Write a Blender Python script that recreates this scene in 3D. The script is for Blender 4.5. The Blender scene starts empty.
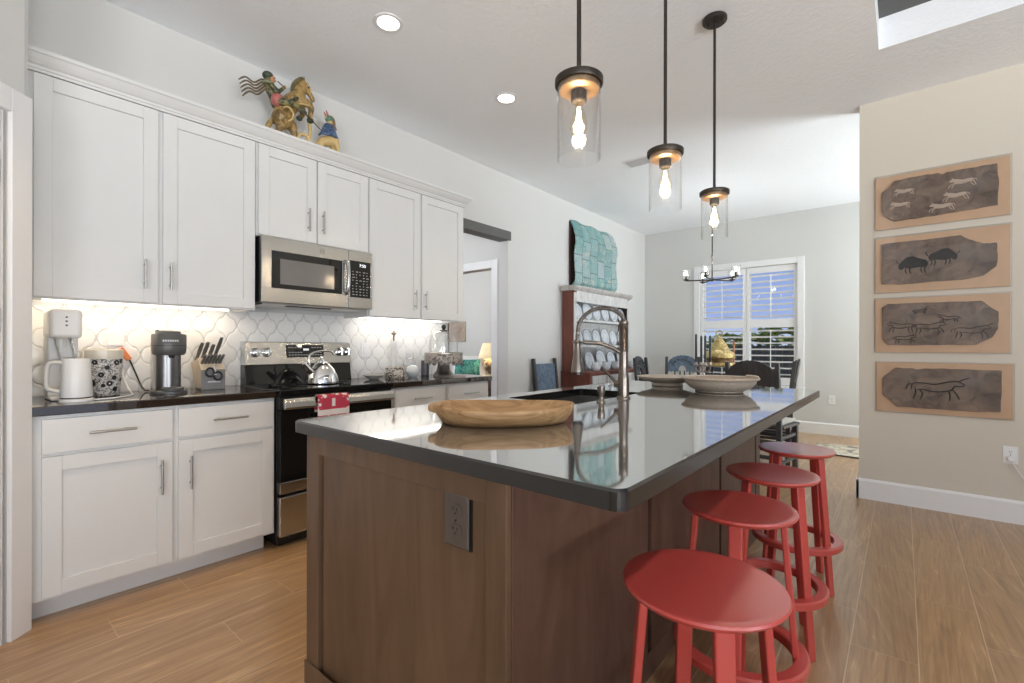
import bpy, bmesh, math, random
from math import pi, sin, cos, radians as R
from mathutils import Vector, Matrix

C = bpy.context.scene.collection
SC = bpy.context.scene
random.seed(7)

# ------------------------------------------------------------------ camera, world, lights, exposure
cam = bpy.data.cameras.new('camera')
cam.sensor_fit = 'HORIZONTAL'
cam.sensor_width = 36.0
cam.lens = 468.5 / 1024 * 36.0
cam.shift_y = 5.0 / 1024
cam.clip_start = 0.05
camo = bpy.data.objects.new('camera', cam)
C.objects.link(camo)
camo.matrix_world = Matrix.Translation((0, 0, 1.17)) @ Matrix.Rotation(R(39.84), 4, 'Z') @ Matrix.Rotation(R(90), 4, 'X') @ Matrix.Rotation(0.0019, 4, 'Z')
SC.camera = camo

SC.view_settings.view_transform = 'Standard'
SC.view_settings.look = 'None'
SC.view_settings.exposure = -0.08
SC.view_settings.gamma = 1.0
SC.view_settings.use_curve_mapping = False
SC.cycles.max_bounces = 10
SC.cycles.diffuse_bounces = 5
SC.cycles.glossy_bounces = 5
SC.cycles.transparent_max_bounces = 24
SC.cycles.caustics_reflective = False
SC.cycles.caustics_refractive = False
SC.cycles.sample_clamp_indirect = 6.0
SC.cycles.use_denoising = True

w = bpy.data.worlds.new('sky')
SC.world = w
w.use_nodes = True
nt = w.node_tree
nt.nodes.clear()
o_ = nt.nodes.new('ShaderNodeOutputWorld')
b_ = nt.nodes.new('ShaderNodeBackground')
r_ = nt.nodes.new('ShaderNodeValToRGB')
g_ = nt.nodes.new('ShaderNodeTexCoord')
s_ = nt.nodes.new('ShaderNodeSeparateXYZ')
nt.links.new(g_.outputs['Generated'], s_.inputs[0])
nt.links.new(s_.outputs['Z'], r_.inputs[0])
e = r_.color_ramp.elements
e[0].position = 0.0
e[0].color = (0.62, 0.72, 0.92, 1)
e[1].position = 0.28
e[1].color = (0.24, 0.36, 0.70, 1)
k_ = e.new(0.06)
k_.color = (0.36, 0.47, 0.80, 1)
nt.links.new(r_.outputs[0], b_.inputs[0])
nt.links.new(b_.outputs[0], o_.inputs[0])
b_.inputs[1].default_value = 1.05


def sun(name, az, el, power, col):
    l = bpy.data.lights.new(name, 'SUN')
    l.energy = power
    l.color = col
    l.angle = R(1.0)
    o = bpy.data.objects.new(name, l)
    C.objects.link(o)
    d = Vector((cos(el) * sin(az), cos(el) * cos(az), sin(el)))   # towards the sun
    o.rotation_euler = d.to_track_quat('Z', 'Y').to_euler()
    return o


def area(name, loc, aim, sx, sy, power, col):
    l = bpy.data.lights.new(name, 'AREA')
    l.shape = 'RECTANGLE'
    l.size = sx
    l.size_y = sy
    l.energy = power
    l.color = col
    o = bpy.data.objects.new(name, l)
    C.objects.link(o)
    o.location = loc
    o.rotation_euler = (-Vector(aim)).to_track_quat('Z', 'Y').to_euler()
    return o


def spot(name, loc, power, col, angle=120, size=0.06, blend=0.6):
    l = bpy.data.lights.new(name, 'SPOT')
    l.energy = power
    l.color = col
    l.spot_size = R(angle)
    l.spot_blend = blend
    l.shadow_soft_size = size
    o = bpy.data.objects.new(name, l)
    C.objects.link(o)
    o.location = loc
    return o


def point(name, loc, power, col, size=0.03):
    l = bpy.data.lights.new(name, 'POINT')
    l.energy = power
    l.color = col
    l.shadow_soft_size = size
    o = bpy.data.objects.new(name, l)
    C.objects.link(o)
    o.location = loc
    return o


WARM = (1.0, 0.80, 0.58)
SOFT = (0.95, 0.97, 1.0)
COOL = (0.84, 0.93, 1.0)
sun('sun', R(14), R(56), 5.0, (1.0, 0.94, 0.84))
# daylight at the great room openings behind the camera, plus added upward ceiling fill
area('daylight_back', (3.3, -3.88, 1.35), (-0.2, 1, 0.2), 2.9, 2.1, 22, COOL)
area('ceiling_fill_back', (3.3, -3.86, 0.9), (-0.15, 0.35, 1), 2.9, 1.2, 340, SOFT)  # uplight added to brighten the ceiling
area('daylight_side', (4.88, 0.4, 1.35), (-1, 0, 0.1), 4.2, 2.1, 14, COOL)
area('ceiling_fill_side', (4.86, -0.4, 0.9), (-0.22, -0.1, 1), 2.6, 1.2, 560, SOFT)  # second added uplight, lifts the ceiling from the right
# dining side: added fill lamps, unseen to the right of the far room
area('dining_fill', (2.90, 6.1, 1.3), (-1, 0, 0.15), 1.8, 2.1, 18, COOL)
area('dining_ceiling_fill', (2.88, 6.1, 0.8), (-0.25, 0, 1), 1.8, 1.0, 330, COOL)
# hall and bedroom beyond the cased opening
point('hall_light', (-4.3, 2.6, 2.3), 34, SOFT, 0.15)
point('bedroom_light', (-6.7, 4.7, 2.45), 72, SOFT, 0.2)
for x_, y_, p_ in ((-2.0, 0.30, 62), (-2.295, 1.625, 44), (-2.305, 2.69, 30)):
    spot('kitchen_downlight', (x_, y_, 3.03), p_, (1.0, 0.72, 0.42), 78, 0.06, 0.8)
for x_, y_, p_ in ((0.55, 0.9, 95), (0.9, 2.9, 60), (2.6, 1.2, 30), (1.2, -1.6, 30)):
    spot('great_room_fill', (x_, y_, 3.22), p_, (0.96, 0.98, 1.0), 96, 0.09, 0.8)  # added downward fill for stools and right floor, no fixtures modelled

# ------------------------------------------------------------------ node helpers and materials


def nm(m):
    return m.node_tree.nodes, m.node_tree.links


def sock(nt, s, v):
    if isinstance(v, (int, float)):
        s.default_value = v
    elif isinstance(v, tuple):
        s.default_value = v if len(v) == len(s.default_value) else tuple(v) + (1,)
    else:
        nt.links.new(v, s)


def mth(nt, op, a, b=None, c=None):
    n = nt.nodes.new('ShaderNodeMath')
    n.operation = op
    sock(nt, n.inputs[0], a)
    if b is not None:
        sock(nt, n.inputs[1], b)
    if c is not None:
        sock(nt, n.inputs[2], c)
    return n.outputs[0]


def mixc(nt, f, a, b):
    n = nt.nodes.new('ShaderNodeMix')
    n.data_type = 'RGBA'
    sock(nt, n.inputs['Factor'], f)
    sock(nt, n.inputs[6], a)
    sock(nt, n.inputs[7], b)
    return n.outputs[2]


def ramp(nt, f, stops):
    n = nt.nodes.new('ShaderNodeValToRGB')
    e = n.color_ramp.elements
    while len(e) < len(stops):
        e.new(0.5)
    for k, (p, c) in enumerate(stops):
        e[k].position = p
        e[k].color = tuple(c) + (1,) if len(c) == 3 else c
    nt.links.new(f, n.inputs[0])
    return n.outputs[0]


def coords(nt, kind='Object', scale=(1, 1, 1), rot=(0, 0, 0), loc=(0, 0, 0)):
    t = nt.nodes.new('ShaderNodeTexCoord')
    m = nt.nodes.new('ShaderNodeMapping')
    m.inputs['Scale'].default_value = scale
    m.inputs['Rotation'].default_value = rot
    m.inputs['Location'].default_value = loc
    nt.links.new(t.outputs[kind], m.inputs[0])
    return m.outputs[0]


def noise(nt, vec, scale, detail=3.0, rough=0.5, dist=0.0):
    n = nt.nodes.new('ShaderNodeTexNoise')
    nt.links.new(vec, n.inputs['Vector'])
    n.inputs['Scale'].default_value = scale
    n.inputs['Detail'].default_value = detail
    n.inputs['Roughness'].default_value = rough
    n.inputs['Distortion'].default_value = dist
    return n.outputs['Fac']


def voronoi(nt, vec, scale, feature='F1', out='Distance'):
    n = nt.nodes.new('ShaderNodeTexVoronoi')
    n.feature = feature
    nt.links.new(vec, n.inputs['Vector'])
    n.inputs['Scale'].default_value = scale
    return n.outputs[out]


def bump(nt, h, strength, dist=0.01):
    n = nt.nodes.new('ShaderNodeBump')
    n.inputs['Strength'].default_value = strength
    n.inputs['Distance'].default_value = dist
    nt.links.new(h, n.inputs['Height'])
    return n.outputs[0]


def base(name):
    m = bpy.data.materials.new(name)
    m.use_nodes = True
    return m, m.node_tree, m.node_tree.nodes['Principled BSDF']


def mat(name, col, rough=0.5, metal=0.0, vary=0.06, vscale=6.0, stretch=(1, 1, 1), bumps=None, ior=None, coat=0.0, emit=None, spec=None):
    m, nt, p = base(name)
    v = coords(nt, 'Object', stretch)
    f = noise(nt, v, vscale, 4.0, 0.55)
    dark = tuple(c * (1 - vary) for c in col)
    lite = tuple(min(1, c * (1 + vary)) for c in col)
    nt.links.new(ramp(nt, f, [(0.3, dark), (0.7, lite)]), p.inputs['Base Color'])
    p.inputs['Roughness'].default_value = rough
    p.inputs['Metallic'].default_value = metal
    if ior:
        p.inputs['IOR'].default_value = ior
    if spec is not None:
        p.inputs['Specular IOR Level'].default_value = spec
    p.inputs['Coat Weight'].default_value = coat
    if bumps:
        nt.links.new(bump(nt, noise(nt, v, bumps[0], 3.0), bumps[1], 0.01), p.inputs['Normal'])
    if emit:
        p.inputs['Emission Color'].default_value = tuple(emit[0]) + (1,)
        p.inputs['Emission Strength'].default_value = emit[1]
    return m


def glass(name, tint=(1, 1, 1), edge=0.75, lo=0.03):
    m = bpy.data.materials.new(name)
    m.use_nodes = True
    nt = m.node_tree
    nt.nodes.clear()
    out = nt.nodes.new('ShaderNodeOutputMaterial')
    tr = nt.nodes.new('ShaderNodeBsdfTransparent')
    tr.inputs[0].default_value = tuple(tint) + (1,)
    gl = nt.nodes.new('ShaderNodeBsdfGlossy')
    gl.inputs['Roughness'].default_value = 0.02
    mx = nt.nodes.new('ShaderNodeMixShader')
    lw = nt.nodes.new('ShaderNodeLayerWeight')
    lw.inputs[0].default_value = 0.5
    f = mth(nt, 'MULTIPLY_ADD', mth(nt, 'POWER', lw.outputs['Facing'], 4.0), edge, lo)
    nt.links.new(f, mx.inputs[0])
    nt.links.new(tr.outputs[0], mx.inputs[1])
    nt.links.new(gl.outputs[0], mx.inputs[2])
    nt.links.new(mx.outputs[0], out.inputs[0])
    return m


def plaster(name, col, scale, strength):
    m, nt, p = base(name)
    v = coords(nt)
    f = noise(nt, v, 1.3, 3.0)
    nt.links.new(ramp(nt, f, [(0.3, tuple(c * 0.98 for c in col)), (0.7, col)]), p.inputs['Base Color'])
    p.inputs['Roughness'].default_value = 0.85
    h = ramp(nt, noise(nt, v, scale, 4.0, 0.6, 0.4), [(0.42, (0, 0, 0)), (0.62, (1, 1, 1))])
    nt.links.new(bump(nt, h, strength, 0.004), p.inputs['Normal'])
    return m


def floor_mat():
    m, nt, p = base('wood_look_tile')
    t = nt.nodes.new('ShaderNodeTexCoord')
    s = nt.nodes.new('ShaderNodeSeparateXYZ')
    nt.links.new(t.outputs['Object'], s.inputs[0])
    x, y = s.outputs[0], s.outputs[1]
    u = mth(nt, 'DIVIDE', mth(nt, 'ADD', x, 0.16 + 0.205 * 200), 0.205)
    col = mth(nt, 'FLOOR', u)
    fx = mth(nt, 'MULTIPLY', mth(nt, 'FRACT', u), 0.205)
    off = mth(nt, 'MULTIPLY', mth(nt, 'SUBTRACT', col, 200.0), 0.611)
    vv = mth(nt, 'DIVIDE', mth(nt, 'ADD', mth(nt, 'SUBTRACT', mth(nt, 'SUBTRACT', y, 2.28), off), 0.914 * 100), 0.914)
    row = mth(nt, 'FLOOR', vv)
    fy = mth(nt, 'MULTIPLY', mth(nt, 'FRACT', vv), 0.914)
    gl = mth(nt, 'LESS_THAN', fx, 0.0038)
    gt = mth(nt, 'LESS_THAN', fy, 0.0028)
    g = mth(nt, 'MAXIMUM', gl, mth(nt, 'MULTIPLY', gt, 0.75))
    cb = nt.nodes.new('ShaderNodeCombineXYZ')
    nt.links.new(col, cb.inputs[0])
    nt.links.new(row, cb.inputs[1])
    wn = nt.nodes.new('ShaderNodeTexWhiteNoise')
    nt.links.new(cb.outputs[0], wn.inputs['Vector'])
    rnd = wn.outputs['Value']
    # grain along the plank, shifted per tile
    c2 = nt.nodes.new('ShaderNodeCombineXYZ')
    sl = mth(nt, 'MULTIPLY', mth(nt, 'SUBTRACT', rnd, 0.5), 0.5)
    nt.links.new(mth(nt, 'MULTIPLY', mth(nt, 'MULTIPLY_ADD', fy, sl, fx), 16.0), c2.inputs[0])
    nt.links.new(mth(nt, 'MULTIPLY', fy, 1.7), c2.inputs[1])
    nt.links.new(mth(nt, 'MULTIPLY', rnd, 57.0), c2.inputs[2])
    n1 = noise(nt, c2.outputs[0], 1.5, 5.0, 0.6, 0.9)
    cc = ramp(nt, n1, [(0.25, (0.33, 0.190, 0.086)), (0.5, (0.43, 0.255, 0.120)), (0.62, (0.48, 0.290, 0.142)), (0.68, (0.64, 0.43, 0.23)), (0.76, (0.46, 0.28, 0.135))])
    dk = mixc(nt, mth(nt, 'MULTIPLY', rnd, 0.30), cc, (0.28, 0.17, 0.09))
    fin = mixc(nt, g, dk, (0.58, 0.44, 0.29))
    c3_ = nt.nodes.new('ShaderNodeCombineXYZ')
    nt.links.new(mth(nt, 'MULTIPLY', mth(nt, 'MULTIPLY_ADD', fy, mth(nt, 'MULTIPLY', sl, 0.3), fx), 95.0), c3_.inputs[0])
    nt.links.new(mth(nt, 'MULTIPLY', fy, 2.2), c3_.inputs[1])
    nt.links.new(mth(nt, 'MULTIPLY', rnd, 31.0), c3_.inputs[2])
    gr = ramp(nt, noise(nt, c3_.outputs[0], 1.0, 3.0, 0.6, 0.5), [(0.30, (0.72, 0.70, 0.68)), (0.52, (1, 1, 1)), (0.75, (1.12, 1.12, 1.10))])
    mu = nt.nodes.new('ShaderNodeMix')
    mu.data_type = 'RGBA'
    mu.blend_type = 'MULTIPLY'
    mu.inputs['Factor'].default_value = 1.0
    nt.links.new(fin, mu.inputs[6])
    nt.links.new(gr, mu.inputs[7])
    nt.links.new(mu.outputs[2], p.inputs['Base Color'])
    p.inputs['Roughness'].default_value = 0.30
    p.inputs['IOR'].default_value = 1.95
    nt.links.new(bump(nt, mth(nt, 'SUBTRACT', 1.0, g), 0.3, 0.002), p.inputs['Normal'])
    return m


def backsplash_mat():
    m, nt, p = base('arabesque_tile')
    t = nt.nodes.new('ShaderNodeTexCoord')
    s = nt.nodes.new('ShaderNodeSeparateXYZ')
    nt.links.new(t.outputs['Object'], s.inputs[0])
    a = mth(nt, 'MULTIPLY', s.outputs[1], 2 * pi / 0.126)
    b = mth(nt, 'MULTIPLY', s.outputs[2], 2 * pi / 0.186)
    a2 = mth(nt, 'MULTIPLY_ADD', mth(nt, 'SINE', mth(nt, 'MULTIPLY', a, 2.0)), 0.42, a)
    g = mth(nt, 'ABSOLUTE', mth(nt, 'ADD', mth(nt, 'COSINE', a2), mth(nt, 'COSINE', b)))
    h = ramp(nt, g, [(0.05, (0, 0, 0)), (0.22, (0.8, 0.8, 0.8)), (0.6, (1, 1, 1))])
    c = ramp(nt, g, [(0.05, (0.66, 0.65, 0.63)), (0.13, (0.84, 0.83, 0.81))])
    nt.links.new(c, p.inputs['Base Color'])
    p.inputs['Roughness'].default_value = 0.18
    nt.links.new(bump(nt, h, 0.6, 0.006), p.inputs['Normal'])
    return m


def granite(name, col, ior):
    m, nt, p = base(name)
    v = coords(nt)
    f = noise(nt, v, 260, 2.0)
    nt.links.new(ramp(nt, f, [(0.35, tuple(c * 0.6 for c in col)), (0.62, col), (0.75, tuple(c * 2.4 for c in col))]), p.inputs['Base Color'])
    p.inputs['Roughness'].default_value = 0.05
    p.inputs['IOR'].default_value = ior
    nt.links.new(bump(nt, noise(nt, v, 9, 3.0), 0.012, 0.01), p.inputs['Normal'])
    return m


def wood(name, c0, c1, c2, rough=0.4, stretch=(9, 9, 0.9), scale=2.0, dist=1.6, rot=(0, 0, 0), bmp=0.05):
    m, nt, p = base(name)
    v = coords(nt, 'Object', stretch, rot)
    f = noise(nt, v, scale, 6.0, 0.6, dist)
    nt.links.new(ramp(nt, f, [(0.28, c0), (0.5, c1), (0.74, c2)]), p.inputs['Base Color'])
    p.inputs['Roughness'].default_value = rough
    nt.links.new(bump(nt, f, bmp, 0.01), p.inputs['Normal'])
    return m


def steel(name, col=(0.62, 0.60, 0.57), rough=0.26, stretch=(1, 1, 60)):
    m, nt, p = base(name)
    v = coords(nt, 'Object', stretch)
    f = noise(nt, v, 8.0, 3.0)
    nt.links.new(ramp(nt, f, [(0.3, tuple(c * 0.9 for c in col)), (0.7, col)]), p.inputs['Base Color'])
    p.inputs['Metallic'].default_value = 1.0
    p.inputs['Roughness'].default_value = rough
    return m


def spotted(name, c0, c1, scale, lo, hi, rough=0.4, kind='noise', extra=None):
    m, nt, p = base(name)
    v = coords(nt)
    f = noise(nt, v, scale, 3.0, 0.6, 1.0) if kind == 'noise' else voronoi(nt, v, scale)
    c = ramp(nt, f, [(lo, c0), (hi, c1)])
    if extra:
        f2 = noise(nt, v, extra[1], 2.0)
        c = mixc(nt, ramp(nt, f2, [(extra[2], (0, 0, 0)), (extra[3], (1, 1, 1))]), c, extra[0])
    nt.links.new(c, p.inputs['Base Color'])
    p.inputs['Roughness'].default_value = rough
    return m


def emitter(name, col, strength):
    m, nt, p = base(name)
    p.inputs['Base Color'].default_value = (0.9, 0.9, 0.9, 1)
    p.inputs['Emission Color'].default_value = tuple(col) + (1,)
    p.inputs['Emission Strength'].default_value = strength
    return m


WALL = plaster('cream_wall_paint', (0.65, 0.648, 0.63), 90, 0.10)
ARTWALL = plaster('beige_wall_paint', (0.66, 0.615, 0.525), 90, 0.10)
CEIL = plaster('knockdown_ceiling', (0.90, 0.925, 0.945), 34, 0.28)
TRIM = mat('white_trim_paint', (0.82, 0.82, 0.82), 0.4, vary=0.01)
CAB = mat('white_cabinet_paint', (0.715, 0.72, 0.71), 0.38, vary=0.01)
FLOOR = floor_mat()
SPLASH = backsplash_mat()
GRAN = granite('black_granite', (0.030, 0.022, 0.017), 1.9)
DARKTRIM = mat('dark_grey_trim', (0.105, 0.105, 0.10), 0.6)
ISL = wood('walnut_stain', (0.080, 0.046, 0.025), (0.125, 0.073, 0.041), (0.17, 0.102, 0.058), 0.42, (5, 5, 0.8), 1.6, 1.2)
ISLSIDE = wood('walnut_back_panel', (0.060, 0.030, 0.020), (0.098, 0.052, 0.035), (0.140, 0.080, 0.055), 0.40, (2.2, 2.2, 0.8), 2.0, 2.2)
SS = steel('stainless_steel', (0.50, 0.50, 0.495), 0.24)
SSD = steel('brushed_stainless_handle', (0.46, 0.455, 0.44), 0.32)
CHROME = steel('polished_chrome', (0.80, 0.80, 0.80), 0.06)
NICKEL = steel('brushed_bronze_nickel', (0.215, 0.185, 0.16), 0.28)
BLACK = mat('black_enamel', (0.012, 0.012, 0.012), 0.3)
BLACKGLASS = mat('black_glass', (0.008, 0.008, 0.008), 0.04, vary=0.0)
OILBRONZE = mat('oil_rubbed_bronze', (0.045, 0.037, 0.030), 0.42, 0.6)
RED = mat('red_painted_metal', (0.50, 0.062, 0.050), 0.33, vary=0.03, coat=0.7)
RED.node_tree.nodes['Principled BSDF'].inputs['Coat Roughness'].default_value = 0.16
GLASS = glass('clear_glass', (0.997, 0.997, 0.995), 0.85, 0.045)
PANE = glass('window_pane', (0.98, 0.99, 1.0), 0.5, 0.02)
LED = emitter('led_strip_light', (1.0, 0.90, 0.74), 9.0)
BULB = emitter('warm_filament', (1.0, 0.86, 0.66), 30.0)
DISC = emitter('downlight_lens', (1.0, 0.95, 0.86), 8.0)

# ------------------------------------------------------------------ mesh helpers


class MB:
    def __init__(s):
        s.v, s.f, s.m, s.s = [], [], [], []

    def add(s, vs, fs, m=0, smooth=False):
        k = len(s.v)
        s.v += [tuple(p) for p in vs]
        for f in fs:
            s.f.append([k + i for i in f])
            s.m.append(m)
            s.s.append(smooth)
        return s

    def hexa(s, p, m=0):
        return s.add(p, [(0, 3, 2, 1), (4, 5, 6, 7), (0, 1, 5, 4), (1, 2, 6, 5), (2, 3, 7, 6), (3, 0, 4, 7)], m)

    def box(s, x0, x1, y0, y1, z0, z1, m=0):
        return s.hexa([(x0, y0, z0), (x1, y0, z0), (x1, y1, z0), (x0, y1, z0), (x0, y0, z1), (x1, y0, z1), (x1, y1, z1), (x0, y1, z1)], m)

    def prism(s, poly, axis, a, b, m=0, smooth=False):
        n = len(poly)

        def P(q, t):
            return {'x': (t, q[0], q[1]), 'y': (q[0], t, q[1]), 'z': (q[0], q[1], t)}[axis]
        vs = [P(q, a) for q in poly] + [P(q, b) for q in poly]
        s.add(vs, [tuple(range(n))[::-1], tuple(range(n, 2 * n))], m)
        k = len(s.v) - 2 * n
        for i in range(n):
            j = (i + 1) % n
            s.f.append([k + i, k + j, k + n + j, k + n + i])
            s.m.append(m)
            s.s.append(smooth)
        return s

    def lathe(s, prof, c=(0, 0, 0), n=28, m=0, axis='z', sx=1.0, sy=1.0, smooth=True, caps=True):
        vs = []
        for r, z in prof:
            for k in range(n):
                t = 2 * pi * k / n
                q = (r * cos(t) * sx, r * sin(t) * sy, z)
                if axis == 'x':
                    q = (q[2], q[0], q[1])
                elif axis == 'y':
                    q = (q[0], q[2], q[1])
                vs.append((c[0] + q[0], c[1] + q[1], c[2] + q[2]))
        fs = []
        for i in range(len(prof) - 1):
            for k in range(n):
                j = (k + 1) % n
                fs.append((i * n + k, i * n + j, (i + 1) * n + j, (i + 1) * n + k))
        shut = tuple(prof[0]) == tuple(prof[-1]) or not caps
        if prof[0][0] > 1e-6 and not shut:
            fs.append(tuple(range(n))[::-1])
        if prof[-1][0] > 1e-6 and not shut:
            fs.append(tuple((len(prof) - 1) * n + k for k in range(n)))
        return s.add(vs, fs, m, smooth)

    def tube(s, pts, r, n=10, m=0, closed=False, flat=1.0):
        pts = [Vector(p) for p in pts]
        N = len(pts)
        rr = r if isinstance(r, (list, tuple)) else [r] * N
        vs = []
        up = None
        for i, p in enumerate(pts):
            a = pts[i - 1] if (i > 0 or closed) else p
            b = pts[(i + 1) % N] if (i < N - 1 or closed) else p
            t = (b - a).normalized()
            if up is None:
                up = Vector((0, 0, 1)) if abs(t.z) < 0.9 else Vector((1, 0, 0))
            sd = t.cross(up)
            if sd.length < 1e-6:
                sd = t.orthogonal()
            sd.normalize()
            up = sd.cross(t).normalized()
            for k in range(n):
                an = 2 * pi * k / n
                vs.append(p + sd * (rr[i] * cos(an)) + up * (rr[i] * sin(an) * flat))
        fs = []
        for i in range(N if closed else N - 1):
            i2 = (i + 1) % N
            for k in range(n):
                j = (k + 1) % n
                fs.append((i * n + k, i2 * n + k, i2 * n + j, i * n + j))
        if not closed:
            fs.append(tuple(range(n)))
            fs.append(tuple((N - 1) * n + k for k in range(n))[::-1])
        return s.add(vs, fs, m, True)

    def ball(s, c, r, m=0, n=16, rot=None):
        if isinstance(r, (int, float)):
            r = (r, r, r)
        k = n // 2
        vs = [Vector((0, 0, -r[2]))]
        for i in range(1, k):
            ph = -pi / 2 + pi * i / k
            for j in range(n):
                t = 2 * pi * j / n
                vs.append(Vector((r[0] * cos(ph) * cos(t), r[1] * cos(ph) * sin(t), r[2] * sin(ph))))
        vs.append(Vector((0, 0, r[2])))
        if rot:
            vs = [rot @ q for q in vs]
        vs = [q + Vector(c) for q in vs]
        fs = []
        for j in range(n):
            fs.append((0, 1 + (j + 1) % n, 1 + j))
            fs.append((len(vs) - 1, len(vs) - 1 - n + j, len(vs) - 1 - n + (j + 1) % n))
        for i in range(k - 2):
            for j in range(n):
                a, b = 1 + i * n + j, 1 + i * n + (j + 1) % n
                fs.append((a, b, b + n, a + n))
        return s.add(vs, fs, m, True)

    def grid(s, fn, nu, nv, m=0, smooth=True):
        vs = [fn(i / nu, j / nv) for j in range(nv + 1) for i in range(nu + 1)]
        fs = [(j * (nu + 1) + i, j * (nu + 1) + i + 1, (j + 1) * (nu + 1) + i + 1, (j + 1) * (nu + 1) + i) for j in range(nv) for i in range(nu)]
        return s.add(vs, fs, m, smooth)

    def xform(s, M):
        s.v = [tuple(M @ Vector(p)) for p in s.v]
        return s


def origin(o):
    v = Vector((0, 0, 0))
    while o:
        v += o.location
        o = o.parent
    return v


def obj(name, mb, mats, parent=None, bevel=0.0, solid=0.0, sub=0, sharp=40, seg=2):
    """ONE mesh object; mb is in world coordinates and the parent is unrotated."""
    me = bpy.data.meshes.new(name)
    off = origin(parent) if parent else Vector((0, 0, 0))
    me.from_pydata([tuple(Vector(p) - off) for p in mb.v], [], mb.f)
    for k in (mats if isinstance(mats, (list, tuple)) else [mats]):
        me.materials.append(k)
    me.polygons.foreach_set('material_index', mb.m)
    me.polygons.foreach_set('use_smooth', mb.s)
    bm = bmesh.new()
    bm.from_mesh(me)
    bmesh.ops.recalc_face_normals(bm, faces=bm.faces)
    bm.to_mesh(me)
    bm.free()
    me.update()
    if any(mb.s):
        me.set_sharp_from_angle(angle=R(sharp))
    o = bpy.data.objects.new(name, me)
    C.objects.link(o)
    o.parent = parent
    if solid:
        k = o.modifiers.new('solid', 'SOLIDIFY')
        k.thickness = solid
        k.offset = 0
    if sub:
        k = o.modifiers.new('sub', 'SUBSURF')
        k.levels = k.render_levels = sub
    if bevel:
        k = o.modifiers.new('bevel', 'BEVEL')
        k.width = bevel
        k.segments = seg
        k.limit_method = 'ANGLE'
        k.angle_limit = R(50)
    return o


def text_mesh(name, body, size, loc, rot, m, parent):
    cu = bpy.data.curves.new(name, 'FONT')
    cu.body = body
    cu.size = size
    cu.extrude = 0.0006
    co = bpy.data.objects.new(name + '_curve', cu)
    C.objects.link(co)
    me = bpy.data.meshes.new_from_object(co.evaluated_get(bpy.context.evaluated_depsgraph_get()))
    bpy.data.objects.remove(co)
    bpy.data.curves.remove(cu)
    me.materials.clear()
    me.materials.append(m)
    o = bpy.data.objects.new(name, me)
    C.objects.link(o)
    o.parent = parent
    o.location = Vector(loc) - origin(parent)
    o.rotation_euler = rot
    return o


def tag(o, label, cat, group=None, kind=None):
    o['label'] = label
    o['category'] = cat
    if group:
        o['group'] = group
    if kind:
        o['kind'] = kind
    return o


def thing(name, label, cat, loc=(0, 0, 0), group=None):
    o = bpy.data.objects.new(name, None)
    o.empty_display_size = 0.05
    C.objects.link(o)
    o.location = loc
    return tag(o, label, cat, group)


def struct(name, mb, m, parent=None, bevel=0.0):
    o = obj(name, mb, m, parent, bevel)
    if parent is None:
        o['kind'] = 'structure'
    return o


def dup(root, loc=None, rotz=None, label=None):
    """copy of a thing with its parts and sub-parts"""
    def rec(o, parent):
        c = o.copy()
        C.objects.link(c)
        c.parent = parent
        for ch in o.children:
            rec(ch, c)
        return c
    r = rec(root, None)
    if loc is not None:
        r.location = loc
    if rotz is not None:
        r.rotation_euler = (0, 0, rotz)
    if label:
        r['label'] = label
    return r


def bez(p, n=24):
    """smooth curve through the points p"""
    p = [Vector(q) for q in p]
    out = []
    for i in range(len(p) - 1):
        a = p[i - 1] if i else p[0] * 2 - p[1]
        b, c = p[i], p[i + 1]
        d = p[i + 2] if i + 2 < len(p) else p[-1] * 2 - p[-2]
        for k in range(n):
            t = k / n
            out.append(0.5 * ((2 * b) + (c - a) * t + (2 * a - 5 * b + 4 * c - d) * t * t + (3 * b - a - 3 * c + d) * t ** 3))
    out.append(p[-1])
    return out


# ------------------------------------------------------------------ the setting
WX, WY, AY, CZ = -3.34, 7.50, 4.536, 3.05
struct('floor', MB().box(-7.6, 5.1, -4.2, 8.3, -0.05, 0), FLOOR)
mb = MB()                                     # ceiling with the tray over the great room
mb.box(-3.5, -0.12, -4.1, WY, CZ, CZ + 0.1)
mb.box(-0.12, 5.1, 3.757, WY, CZ, CZ + 0.1)
struct('ceiling', mb, CEIL)
mb = MB()
mb.box(-0.20, 5.1, 3.757, 3.86, CZ + 0.1, 3.45)
mb.box(-0.22, -0.12, -4.1, 3.86, CZ + 0.1, 3.45)
struct('ceiling_tray_side', mb, CEIL)
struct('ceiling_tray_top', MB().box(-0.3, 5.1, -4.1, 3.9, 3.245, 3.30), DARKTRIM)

mb = MB()                                     # kitchen wall with the cased opening
mb.box(WX - 0.12, WX, 0.1, 3.045, 0, CZ)
mb.box(WX - 0.12, WX, 3.045, 3.934, 2.40, CZ)
mb.box(WX - 0.12, WX, 3.934, WY + 0.12, 0, CZ)
struct('wall_left', mb, WALL)
mb = MB()                                     # wall with the bedroom doorway
mb.box(-6.2, -4.42, 3.936, 4.05, 0, 2.74)
mb.box(-4.42, -3.578, 3.936, 4.05, 2.06, 2.74)
mb.box(-3.578, WX - 0.12, 3.936, 4.05, 0, 2.74)
struct('wall_hall', mb, WALL)
struct('wall_hall_side', MB().box(-6.3, -6.2, 0.1, 4.05, 0, 2.74), WALL)
struct('ceiling_hall', MB().box(-7.6, WX - 0.12, 0.1, 7.5, 2.74, 2.80), CEIL)
mb = MB()
mb.box(-4.51, -4.42, 3.918, 3.936, 0, 2.15)
mb.box(-3.578, -3.488, 3.918, 3.936, 0, 2.15)
mb.box(-4.42, -3.578, 3.918, 3.936, 2.06, 2.15)
mb.box(-4.43, -4.42, 3.936, 4.05, 0, 2.07)
mb.box(-3.578, -3.568, 3.936, 4.05, 0, 2.07)
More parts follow.
